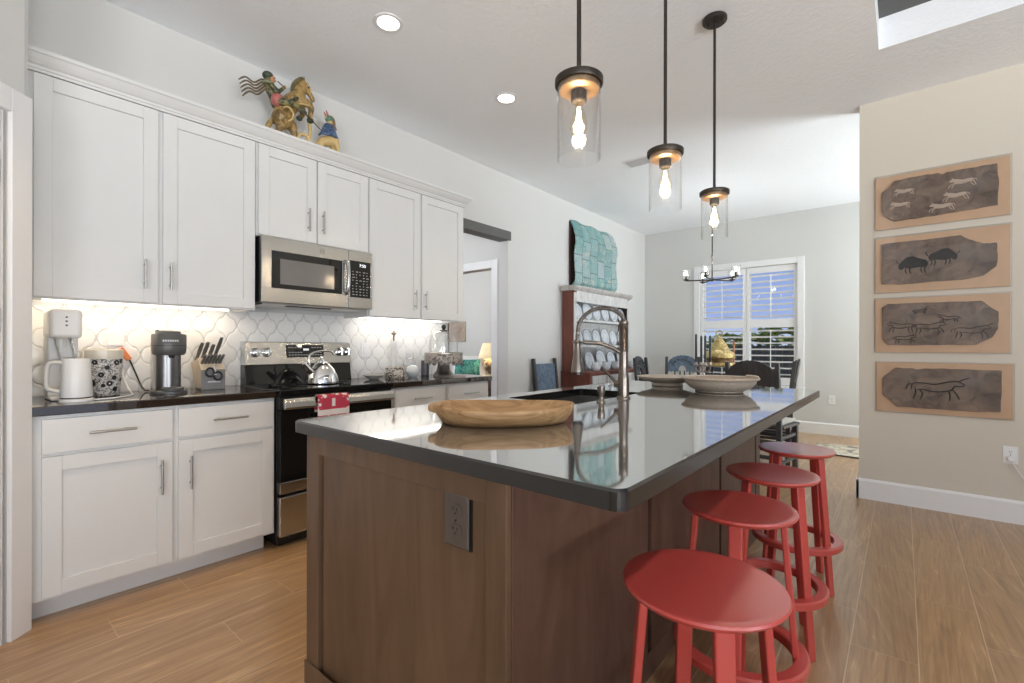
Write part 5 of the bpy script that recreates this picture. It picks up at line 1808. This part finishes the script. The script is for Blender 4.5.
c = carved_chair('plank')
c.location = (-3.045, 4.57, 0)
c.rotation_euler = (0, 0, R(90))
c['label'] = 'wooden chair with a dusty blue plank back standing against the left wall before the hutch'
c['group'] = 'dining room chairs'
ca = carved_chair('blue')
ca['group'] = 'dining room chairs'
ca.location = (-2.36, 6.46, 0)
ca.rotation_euler = (0, 0, R(14))
ca['label'] = 'carved chair with a pierced bluish arched crest on the far side of the dining table'
cb = carved_chair('dark')
cb['group'] = 'dining room chairs'
cb.location = (-1.02, 4.92, 0)
cb.rotation_euler = (0, 0, R(172))
cb['label'] = 'dark carved chair with its back to the island, pushed up to the table'
for x, y, rz, lb in ((-1.10, 5.50, -84, 'dark carved chair seen side on at the right end of the dining table'),
                     (-2.31, 5.66, 96, 'dark carved chair at the left end of the dining table beside the hutch')):
    dup(cb, (x, y, 0), R(rz), lb)

TABT = granite('polished_table_top', (0.055, 0.038, 0.028), 2.6)
t = thing('dining_table', 'long dark polished dining table between the island and the window', 'table', (-1.76, 5.60, 0))
TX0, TX1, TY0_, TY1_ = -2.42, -1.10, 5.14, 6.08
obj('table_top', MB().box(TX0, TX1, TY0_, TY1_, 0.725, 0.760), TABT, t, 0.006)
obj('apron', MB().box(TX0 + 0.07, TX1 - 0.07, TY0_ + 0.07, TY1_ - 0.07, 0.645, 0.725), CHD, t, 0.004)
for x in (TX0 + 0.30, TX1 - 0.37):
    for y in (TY0_ + 0.08, TY1_ - 0.15):
        obj('leg', MB().box(x, x + 0.07, y, y + 0.07, 0, 0.645), CHD, t, 0.006)

BRASS = spotted('antique_brass', (0.30, 0.20, 0.07), (0.74, 0.60, 0.28), 26, 0.35, 0.65, 0.35)
BRASS.node_tree.nodes['Principled BSDF'].inputs['Metallic'].default_value = 0.75
KX, KY, KZ = -1.610, 5.62, 0.7605
t = thing('brass_vessel', 'tall brass pagoda shaped vessel with a ring finial on four legs on the dining table', 'vessel', (KX, KY, KZ))
for k in range(4):
    a = R(45 + 90 * k)
    obj('leg', MB().tube(bez([(KX + 0.13 * cos(a), KY + 0.13 * sin(a), KZ), (KX + 0.155 * cos(a), KY + 0.155 * sin(a), KZ + 0.10), (KX + 0.14 * cos(a), KY + 0.14 * sin(a), KZ + 0.192)], 6), 0.010, 10), OILBRONZE, t)
obj('tray', MB().lathe([(0.0, 0.185), (0.1649, 0.185), (0.1988, 0.1914), (0.2037, 0.2034), (0.1892, 0.2074), (0.1794, 0.2274), (0.16, 0.2314), (0.0, 0.2314)], (KX, KY, KZ), 48), BRASS, t)
obj('body', MB().lathe([(0.1455, 0.2314), (0.1406, 0.2594), (0.1455, 0.2754), (0.16, 0.2834), (0.0, 0.2834)], (KX, KY, KZ), 48), mat('dark_brass_band', (0.20, 0.12, 0.05), 0.4, 0.6, vary=0.4, vscale=30), t)
ldb = obj('lid', MB().lathe([(0.1668, 0.2834), (0.1707, 0.297), (0.16, 0.3274), (0.1455, 0.3514), (0.1164, 0.369), (0.1086, 0.377), (0.0825, 0.4314), (0.0436, 0.4874), (0.0194, 0.5194), (0.0097, 0.5322), (0, 0.5354)], (KX, KY, KZ), 48), BRASS, t)
obj('ring_finial', MB().tube([(KX + 0.034 * cos(a * pi / 12), KY, KZ + 0.561 + 0.034 * sin(a * pi / 12)) for a in range(24)], 0.007, 8, closed=True), BRASS, ldb)

CANDLE = mat('dark_candle_wax', (0.030, 0.036, 0.042), 0.5)
SILVER = steel('tarnished_silver', (0.50, 0.43, 0.40), 0.3, (9, 9, 9))
KX, KY = -1.685, 5.30
t = thing('candelabra', 'silver candelabra standing on the dining table left of the brass vessel', 'candelabra', (KX, KY, KZ))
obj('stem', MB().lathe([(0.060, 0.0), (0.062, 0.008), (0.03, 0.025), (0.016, 0.06), (0.024, 0.09), (0.012, 0.12), (0.018, 0.19), (0.0, 0.20)], (KX, KY, KZ), 28), SILVER, t)
cpos = [(-0.072, -0.015), (-0.034, 0.040), (0.032, -0.035), (0.066, 0.025)]
for k, (dx, dy) in enumerate(cpos):
    am = obj('arm', MB().tube(bez([(KX, KY, KZ + 0.15), (KX + dx * 0.6, KY + dy * 0.6, KZ + 0.135), (KX + dx, KY + dy, KZ + 0.165), (KX + dx, KY + dy, KZ + 0.195)], 6), 0.008, 8), SILVER, t)
    obj('cup', MB().lathe([(0.010, 0.190), (0.024, 0.200), (0.026, 0.215), (0.016, 0.222), (0.015, 0.24), (0.0, 0.24)], (KX + dx, KY + dy, KZ), 20), SILVER, am)
    tag(obj('dark_candle', MB().lathe([(0.013, 0.2405), (0.012, 0.52 + 0.02 * (k == 0)), (0.004, 0.535 + 0.02 * (k == 0)), (0.0, 0.537 + 0.02 * (k == 0))], (KX + dx, KY + dy, KZ), 14), CANDLE),
        '%s dark taper candle from the left in the silver candelabra' % ORD[k], 'candle', 'dark candles in the candelabra')
KX, KY = -1.60, 6.0
t = thing('candlestick', 'slim candlestick with a copper coloured taper behind the brass vessel', 'candlestick', (KX + 0.05, KY, KZ))
obj('stick', MB().lathe([(0.045, 0.0), (0.045, 0.008), (0.012, 0.02), (0.010, 0.12), (0.020, 0.14), (0.016, 0.19), (0.0, 0.19)], (KX + 0.05, KY, KZ), 20), OILBRONZE, t)
tag(obj('copper_taper', MB().lathe([(0.012, 0.1905), (0.011, 0.47), (0.003, 0.485), (0, 0.486)], (KX + 0.05, KY, KZ), 12), mat('copper_wax', (0.42, 0.17, 0.07), 0.4)), 'copper coloured taper standing in the slim candlestick', 'candle')
t = thing('red_flowers', 'small low dish of red blooms at the near left of the dining table', 'flowers', (-1.86, 5.22, KZ))
obj('dish', MB().lathe([(0.0, 0.0), (0.05, 0.0), (0.085, 0.030), (0.085, 0.035), (0.05, 0.010), (0, 0.008)], (-1.86, 5.22, KZ), 28), mat('dish_terracotta', (0.35, 0.16, 0.11), 0.6), t)
for k in range(9):
    a = k * 2.4
    r_ = 0.018 * math.sqrt(k)
    obj('bloom', MB().ball((-1.86 + r_ * cos(a), 5.22 + r_ * sin(a), KZ + 0.050 + 0.012 * (k % 3)), (0.026, 0.026, 0.020), 0, 10), mat('red_bloom', (0.42, 0.04, 0.05), 0.6), t)

# chandelier: hub and five arms with glass cups and candle bulbs
KX, KY, KZ = -1.760, 5.860, 1.975
t = thing('chandelier', 'dark bronze chandelier with glass cups and candle bulbs above the dining table', 'chandelier', (KX, KY, CZ))
obj('canopy', MB().lathe([(0.065, CZ), (0.065, CZ - 0.02), (0.0, CZ - 0.026)], (KX, KY, 0), 32), OILBRONZE, t)
obj('rod', MB().lathe([(0.008, KZ + 0.02), (0.008, CZ - 0.02)], (KX, KY, 0), 12), OILBRONZE, t)
obj('collar', MB().lathe([(0.009, 2.245), (0.012, 2.25), (0.012, 2.265), (0.009, 2.27)], (KX, KY, 0), 12), OILBRONZE, t)
obj('hub', MB().lathe([(0.0, -0.020), (0.014, -0.018), (0.022, 0.0), (0.018, 0.02), (0.009, 0.03)], (KX, KY, KZ), 20), OILBRONZE, t)
for k in range(5):
    a = R(201 + 72 * k)
    d = Vector((cos(a), sin(a), 0))
    K = Vector((KX, KY, KZ))
    e_ = K + d * 0.295
    am = obj('arm', MB().tube([K, K + d * 0.14, e_], 0.0085, 10), OILBRONZE, t)
    obj('bobeche', MB().lathe([(0.012, 0.0), (0.032, 0.008), (0.034, 0.014), (0.010, 0.016), (0.009, 0.062), (0.0, 0.062)], e_, 20), OILBRONZE, am)
    obj('glass_cup', MB().lathe([(0.020, 0.016), (0.042, 0.020), (0.048, 0.028), (0.050, 0.135), (0.048, 0.135), (0.046, 0.030), (0.040, 0.023), (0.020, 0.019)], e_, 28), GLASS, am)
    obj('candle_bulb', MB().lathe([(0.008, 0.062), (0.015, 0.080), (0.013, 0.100), (0.003, 0.122), (0, 0.124)], e_, 14), emitter('candle_bulb_glow', (1.0, 0.90, 0.74), 7.0), am)
point('chandelier_glow', (KX, KY, KZ + 0.22), 14, SOFT, 0.03)

RUGM = spotted('rug_pattern', (0.36, 0.29, 0.21), (0.66, 0.60, 0.48), 9, 0.42, 0.58, 0.95, extra=((0.20, 0.19, 0.17), 7, 0.58, 0.62))
t = thing('rug', 'pale patterned woven rug on the floor by the far wall, beyond the last stool', 'rug', (-0.1, 6.43, 0))
mb = MB().grid(lambda u, v: Vector((-0.80 + 1.5 * u, 6.10 + 0.64 * v + 0.01 * sin(u * 13), 0.008 + 0.002 * sin(u * 30) * sin(v * 14))), 40, 20)
obj('weave', mb, RUGM, t, solid=0.010)
obj('dark_binding', MB().tube([(-0.80 + 1.5 * k / 40, 6.10 + 0.01 * sin(k / 40 * 13), 0.009) for k in range(41)], 0.008, 8), mat('rug_edge', (0.10, 0.09, 0.08), 0.9), t)

# ------------------------------------------------------------------ carved horse and rider, and a small creature, on top of the wall cabinets
GOLD = base('gilded_painted_wood')
m_, nt_, p_ = GOLD
v_ = coords(nt_)
c_ = ramp(nt_, noise(nt_, v_, 22, 4, 0.6, 0.8), [(0.34, (0.075, 0.050, 0.020)), (0.46, (0.24, 0.15, 0.05)), (0.58, (0.45, 0.30, 0.11)), (0.70, (0.17, 0.12, 0.05))])
nt_.links.new(c_, p_.inputs['Base Color'])
p_.inputs['Roughness'].default_value = 0.45
GOLDM = m_
GREENP = mat('dark_green_paint', (0.045, 0.060, 0.035), 0.5, vary=0.4, vscale=40)
PALEG = mat('pale_gold_paint', (0.58, 0.42, 0.18), 0.45, vary=0.1)
PINKP = mat('faded_red_paint', (0.42, 0.13, 0.12), 0.55, vary=0.2, vscale=30)
BLUEP = spotted('blue_paint', (0.02, 0.035, 0.08), (0.10, 0.17, 0.30), 40, 0.35, 0.65, 0.5)
SKINP = mat('ochre_face_paint', (0.46, 0.22, 0.10), 0.5)
HX = -3.12
CT = 2.4902


def blob(name, chains, m, parent, vox=0.006, sm=4):
    """chains of (y, z, radius[, dx]) grown into one continuous carved body"""
    mb = MB()
    for ch in chains:
        pts = [Vector((HX + (q[3] if len(q) > 3 else 0), q[0], q[1])) for q in ch]
        rad = [q[2] for q in ch]
        P, Rr = [], []
        for i in range(len(pts) - 1):
            for k in range(5):
                P.append(pts[i].lerp(pts[i + 1], k / 5))
                Rr.append(rad[i] + (rad[i + 1] - rad[i]) * k / 5)
        P.append(pts[-1])
        Rr.append(rad[-1])
        mb.tube(P, Rr, 12)
        mb.ball(P[0], Rr[0], 0, 12)
        mb.ball(P[-1], Rr[-1], 0, 12)
    o = obj(name, mb, m, parent)
    k = o.modifiers.new('union', 'REMESH')
    k.mode = 'VOXEL'
    k.voxel_size = vox
    k.use_smooth_shade = True
    k = o.modifiers.new('smooth', 'SMOOTH')
    k.iterations = sm
    return o


t = thing('horse_rider_carving', 'carved gilded rearing horse with a rider and streaming ribbons on top of the cabinets', 'sculpture', (HX, 1.42, CT))
# the horse in one body: rump, barrel, chest, neck, head, hind legs under it, forelegs raised, scroll foot
horse = blob('horse', [
    [(1.385, 2.655, 0.066), (1.405, 2.720, 0.062), (1.450, 2.785, 0.058), (1.490, 2.835, 0.052), (1.500, 2.880, 0.042), (1.530, 2.925, 0.032)],
    [(1.520, 2.930, 0.031), (1.552, 2.918, 0.024), (1.580, 2.886, 0.017), (1.596, 2.862, 0.015)],
    [(1.370, 2.650, 0.058, 0.02), (1.365, 2.605, 0.030, 0.025), (1.345, 2.545, 0.018, 0.025), (1.365, 2.512, 0.016, 0.025), (1.385, 2.510, 0.018, 0.025)],
    [(1.410, 2.660, 0.052, -0.02), (1.465, 2.640, 0.032, -0.02), (1.478, 2.580, 0.020, -0.02), (1.470, 2.530, 0.017, -0.02), (1.495, 2.508, 0.016, -0.02)],
    [(1.495, 2.805, 0.036, 0.025), (1.548, 2.812, 0.026, 0.03), (1.570, 2.785, 0.020, 0.03), (1.562, 2.735, 0.016, 0.03), (1.560, 2.712, 0.018, 0.03)],
    [(1.490, 2.790, 0.036, -0.02), (1.530, 2.790, 0.024, -0.02), (1.538, 2.752, 0.018, -0.02), (1.520, 2.722, 0.016, -0.02)],
    [(1.528, 2.948, 0.010, 0.015), (1.524, 2.978, 0.007, 0.018)],
    [(1.546, 2.948, 0.010, -0.015), (1.560, 2.972, 0.007, -0.018)]], GOLDM, t)
hoofm = GREENP
OLIVE = mat('olive_mane', (0.13, 0.105, 0.045), 0.5, vary=0.4, vscale=50)
obj('hoof', MB().ball((HX + 0.03, 1.562, 2.700), (0.022, 0.024, 0.018), 0, 12), hoofm, horse)
obj('hoof', MB().ball((HX - 0.02, 1.512, 2.712), (0.020, 0.022, 0.016), 0, 12), hoofm, horse)
for ch in ([(1.440, 2.800), (1.470, 2.850), (1.480, 2.905), (1.520, 2.955), (1.535, 2.962)],
           [(1.425, 2.790), (1.452, 2.850), (1.462, 2.910), (1.505, 2.965), (1.53, 2.972)]):
    obj('mane', MB().tube(bez([(HX + 0.002, a, b) for a, b in ch], 6), [0.014] * (6 * (len(ch) - 1)) + [0.008], 8, flat=1.3), OLIVE, horse)
obj('eye', MB().ball((HX + 0.026, 1.553, 2.922), 0.006, 0, 8), BLACK, horse)
obj('gold_band', MB().tube(bez([(HX + 0.066, 1.365, 2.700), (HX + 0.070, 1.395, 2.715), (HX + 0.066, 1.428, 2.690), (HX + 0.062, 1.425, 2.650), (HX + 0.066, 1.395, 2.625)], 8), 0.006, 8), PALEG, horse)
obj('breast_strap', MB().tube(bez([(HX + 0.060, 1.455, 2.760), (HX + 0.058, 1.500, 2.778), (HX + 0.045, 1.548, 2.790)], 8), 0.006, 8), PALEG, horse)
obj('bridle', MB().tube(bez([(HX + 0.024, 1.545, 2.955), (HX + 0.028, 1.562, 2.925), (HX + 0.020, 1.572, 2.895)], 6), 0.004, 6), PALEG, horse)
sc_ = []
for k in range(26):
    a = k / 25 * 2.1 * pi
    r_ = 0.042 - 0.026 * k / 25
    sc_.append((HX + 0.01, 1.523 + r_ * cos(a + 0.3), 2.558 + r_ * sin(a + 0.3) + 0.006))
obj('scroll_foot', MB().tube(sc_, [0.011 - 0.004 * k / 25 for k in range(26)], 10), PALEG, t)
obj('scroll_post', MB().tube(bez([(HX + 0.01, 1.560, 2.700), (HX + 0.01, 1.572, 2.640), (HX + 0.01, 1.562, 2.575), (HX + 0.01, 1.556, 2.505)], 6), 0.011, 10), PALEG, t)
obj('tail', MB().tube(bez([(HX, 1.335, 2.640), (HX, 1.305, 2.590), (HX, 1.290, 2.530), (HX, 1.320, 2.502)], 6), [0.016] * 9 + [0.013] * 9 + [0.010], 10), GOLDM, horse)
rider = blob('rider', [
    [(1.352, 2.730, 0.032), (1.332, 2.772, 0.027), (1.312, 2.815, 0.030), (1.299, 2.845, 0.018), (1.305, 2.880, 0.026)],
    [(1.312, 2.828, 0.020, 0.03), (1.340, 2.795, 0.015, 0.045), (1.372, 2.830, 0.012, 0.04), (1.384, 2.848, 0.011, 0.035)],
    [(1.358, 2.738, 0.026, 0.055), (1.410, 2.748, 0.022, 0.070), (1.462, 2.742, 0.017, 0.068), (1.485, 2.722, 0.015, 0.066), (1.510, 2.722, 0.012, 0.066)]], spotted('green_gold_paint', (0.035, 0.048, 0.028), (0.24, 0.20, 0.075), 34, 0.46, 0.60, 0.5), t, 0.0055)
obj('face', MB().ball((HX + 0.010, 1.318, 2.880), (0.022, 0.020, 0.026), 0, 14), SKINP, rider)
obj('nose', MB().ball((HX + 0.012, 1.339, 2.877), (0.005, 0.007, 0.006), 0, 8), SKINP, rider)
obj('eye', MB().ball((HX + 0.029, 1.328, 2.887), 0.004, 0, 8), BLACK, rider)
obj('cap', MB().ball((HX, 1.298, 2.898), (0.034, 0.034, 0.026), 0, 14), GREENP, rider)
obj('collar', MB().tube([(HX + 0.030 * cos(a * pi / 8), 1.300 + 0.030 * sin(a * pi / 8), 2.848) for a in range(16)], 0.009, 8, closed=True), mat('olive_collar', (0.24, 0.25, 0.14), 0.5), rider)
obj('skirt', MB().ball((HX + 0.028, 1.348, 2.752), (0.040, 0.042, 0.044), 0, 14), PINKP, rider)
obj('hand', MB().ball((HX + 0.035, 1.388, 2.852), 0.011, 0, 8), SKINP, rider)
obj('flute', MB().tube([(HX + 0.032, 1.345, 2.872), (HX + 0.036, 1.395, 2.842)], 0.0035, 6), OILBRONZE, rider)
obj('saddle_blanket', MB().tube(bez([(HX + 0.062, 1.378, 2.740), (HX + 0.068, 1.418, 2.765), (HX + 0.060, 1.455, 2.795)], 6), 0.022, 10, flat=0.5), GREENP, horse)
for k in range(5):
    z0 = 2.858 - 0.014 * k
    pts = []
    for q in range(9):
        f = q / 8
        pts.append((HX + 0.004 * (k - 2), 1.285 - 0.155 * f + 0.004 * k, z0 - 0.011 * k * f - 0.045 * f + 0.013 * sin(f * 9.5 + 0.6)))
    obj('ribbon', MB().tube(bez(pts, 4), [0.0055] * 30 + [0.004] * 3, 8), mat('bronze_ribbon', (0.13, 0.095, 0.05), 0.5), t)
obj('spear', MB().tube([(HX + 0.06, 1.440, 2.765), (HX + 0.045, 1.632, 2.655)], [0.005, 0.003], 8), OILBRONZE, t)

t = thing('creature_carving', 'small carved gold creature with a blue cape to the right of the horse carving', 'sculpture', (HX, 1.70, CT))
cr = blob('creature', [
    [(1.625, 2.560, 0.022), (1.665, 2.600, 0.034), (1.710, 2.620, 0.038), (1.745, 2.640, 0.034), (1.735, 2.690, 0.028), (1.722, 2.735, 0.022), (1.716, 2.775, 0.021), (1.690, 2.780, 0.012)],
    [(1.755, 2.630, 0.028, 0.015), (1.770, 2.580, 0.016, 0.02), (1.775, 2.530, 0.012, 0.02), (1.780, 2.503, 0.012, 0.02)],
    [(1.745, 2.620, 0.028, -0.015), (1.762, 2.560, 0.014, -0.02), (1.765, 2.503, 0.012, -0.02)],
    [(1.655, 2.595, 0.028, 0.015), (1.635, 2.550, 0.018, 0.02), (1.622, 2.503, 0.013, 0.02)],
    [(1.655, 2.595, 0.028, -0.015), (1.630, 2.545, 0.018, -0.02), (1.612, 2.503, 0.013, -0.02)]], PALEG, t, 0.0055)
obj('cape', MB().grid(lambda u, v: Vector((HX + 0.052 * cos(pi * (u - 0.5) * 1.25) * (0.55 + 0.45 * v) - 0.004, 1.715 + (0.028 + 0.044 * v) * sin(pi * (u - 0.5) * 1.25), 2.735 - 0.090 * v - 0.006 * abs(sin(u * 14)) * v)), 24, 8), BLUEP, cr, solid=0.006)
obj('head_paint', MB().ball((HX, 1.713, 2.775), (0.026, 0.027, 0.027), 0, 14), mat('sea_green_paint', (0.10, 0.22, 0.15), 0.5), cr)
for s_ in (-1, 1):
    obj('ear', MB().tube([(HX + s_ * 0.012, 1.700, 2.792), (HX + s_ * 0.016, 1.684, 2.822)], [0.008, 0.003], 8), PINKP, cr)
obj('mane', MB().tube(bez([(HX, 1.725, 2.800), (HX, 1.748, 2.780), (HX, 1.750, 2.740), (HX, 1.762, 2.712)], 6), [0.010] * 9 + [0.013] * 10, 8), mat('brown_mane', (0.22, 0.14, 0.07), 0.5), cr)

# ------------------------------------------------------------------ bedroom beyond the doorway
t = thing('bed', 'bed with white bedding seen through the bedroom doorway', 'bed', (-6.2, 5.9, 0))
BEDW = mat('white_bedding', (0.74, 0.73, 0.71), 0.9)
obj('frame', MB().box(-6.9, -5.98, 5.0, 6.70, 0.10, 0.34), DW, t, 0.01)
for x in (-6.86, -6.08):
    for y in (5.04, 6.60):
        obj('leg', MB().box(x, x + 0.06, y, y + 0.06, 0, 0.10), DW, t)
obj('mattress', MB().box(-6.9, -5.98, 5.02, 6.68, 0.342, 0.60), BEDW, t, 0.05, seg=5)
TEALC = spotted('teal_pattern_fabric', (0.006, 0.10, 0.105), (0.10, 0.34, 0.29), 34, 0.46, 0.54, 0.9)


def pillow(u, v, c, hw, hh, th, ax):
    a, b = u * 2 - 1, v * 2 - 1
    k = (1 - abs(a) ** 3) * (1 - abs(b) ** 3)
    return c, a * hw * (1 - 0.06 * (1 - abs(b))), b * hh * (1 - 0.06 * (1 - abs(a))), th * max(0.0, k) ** 0.5


def cushion(name, c, hw, hh, th, tilt, yaw, m):
    mb = MB()
    Mx = Matrix.Translation(c) @ Matrix.Rotation(yaw, 4, 'Z') @ Matrix.Rotation(tilt, 4, 'X')
    for s in (1, -1):
        def fn(u, v):
            _, x, z, y = pillow(u, v, c, hw, hh, th, 0)
            return Mx @ Vector((x, -s * y, z))
        mb.grid(fn, 20, 14)
    return obj(name, mb, m)


tag(cushion('teal_cushion', Vector((-6.08, 6.02, 0.775)), 0.235, 0.165, 0.075, R(-14), R(40), TEALC), 'teal patterned cushion propped on the bed in the bedroom', 'cushion')
tag(cushion('white_pillow', Vector((-6.40, 6.38, 0.80)), 0.32, 0.20, 0.09, R(-14), R(40), BEDW), 'white pillow behind the teal cushion on the bed', 'pillow')
t = thing('nightstand', 'dark brown bedside table under the lit lamp in the bedroom', 'nightstand', (-5.60, 6.20, 0))
NW = wood('nightstand_wood', (0.06, 0.030, 0.018), (0.10, 0.05, 0.03), (0.14, 0.075, 0.045), 0.4)
obj('top', MB().box(-5.86, -5.36, 5.98, 6.42, 0.60, 0.635), NW, t, 0.006)
obj('case', MB().box(-5.83, -5.39, 6.00, 6.40, 0.40, 0.599), NW, t, 0.003)
obj('shelf', MB().box(-5.83, -5.39, 6.00, 6.40, 0.14, 0.165), NW, t, 0.003)
for x in (-5.83, -5.43):
    for y in (6.00, 6.36):
        obj('leg', MB().box(x, x + 0.04, y, y + 0.04, 0, 0.40), NW, t, 0.003)
dw = obj('drawer', MB().box(-5.80, -5.42, 5.988, 6.0, 0.43, 0.57), NW, t, 0.003)
obj('knob', MB().ball((-5.61, 5.978, 0.50), 0.012, 0, 10), BRASS, dw)
KX, KY, KZ = -5.655, 6.14, 0.6355
t = thing('table_lamp', 'lit table lamp with a pleated cream shade on the bedside table', 'lamp', (KX, KY, KZ))
LB = spotted('floral_lamp_base', (0.20, 0.12, 0.06), (0.66, 0.56, 0.38), 22, 0.4, 0.6, 0.4)
obj('base', MB().lathe([(0.0, 0.0), (0.075, 0.0), (0.075, 0.018), (0.045, 0.035), (0.04, 0.06), (0.085, 0.13), (0.105, 0.19), (0.09, 0.255), (0.04, 0.30), (0.025, 0.33), (0.0, 0.33)], (KX, KY, KZ), 32), LB, t)
for s_ in (-1, 1):
    obj('scroll_handle', MB().tube(bez([(KX + s_ * 0.06, KY, KZ + 0.29), (KX + s_ * 0.13, KY, KZ + 0.30), (KX + s_ * 0.155, KY, KZ + 0.23), (KX + s_ * 0.10, KY, KZ + 0.14)], 6), 0.012, 8), LB, t)
shade = MB().grid(lambda u, v: Vector((KX + (0.105 + 0.085 * (1 - v) + 0.004 * sin(u * 2 * pi * 28)) * cos(2 * pi * u), KY + (0.105 + 0.085 * (1 - v) + 0.004 * sin(u * 2 * pi * 28)) * sin(2 * pi * u), KZ + 0.325 + 0.27 * v)), 168, 3)
SHM, nt_, p_ = base('lit_lamp_shade')
p_.inputs['Base Color'].default_value = (0.80, 0.68, 0.48, 1)
p_.inputs['Emission Color'].default_value = (1.0, 0.78, 0.46, 1)
p_.inputs['Emission Strength'].default_value = 0.55
obj('lamp_shade', shade, SHM, t, solid=0.002)
point('lamp_glow', (KX, KY, KZ + 0.42), 8, WARM, 0.04)
t = thing('framed_picture', 'small framed brown picture on the bedroom wall seen past the glass dome', 'picture', (-6.98, 6.745, 1.25))
obj('frame', MB().box(-7.36, -6.86, 6.725, 6.748, 1.27, 1.68), mat('pale_wood_frame', (0.42, 0.34, 0.26), 0.5), t, 0.005)
obj('print', MB().box(-7.32, -6.90, 6.721, 6.725, 1.31, 1.64), spotted('brown_print', (0.30, 0.22, 0.17), (0.52, 0.44, 0.38), 5, 0.3, 0.7), t)
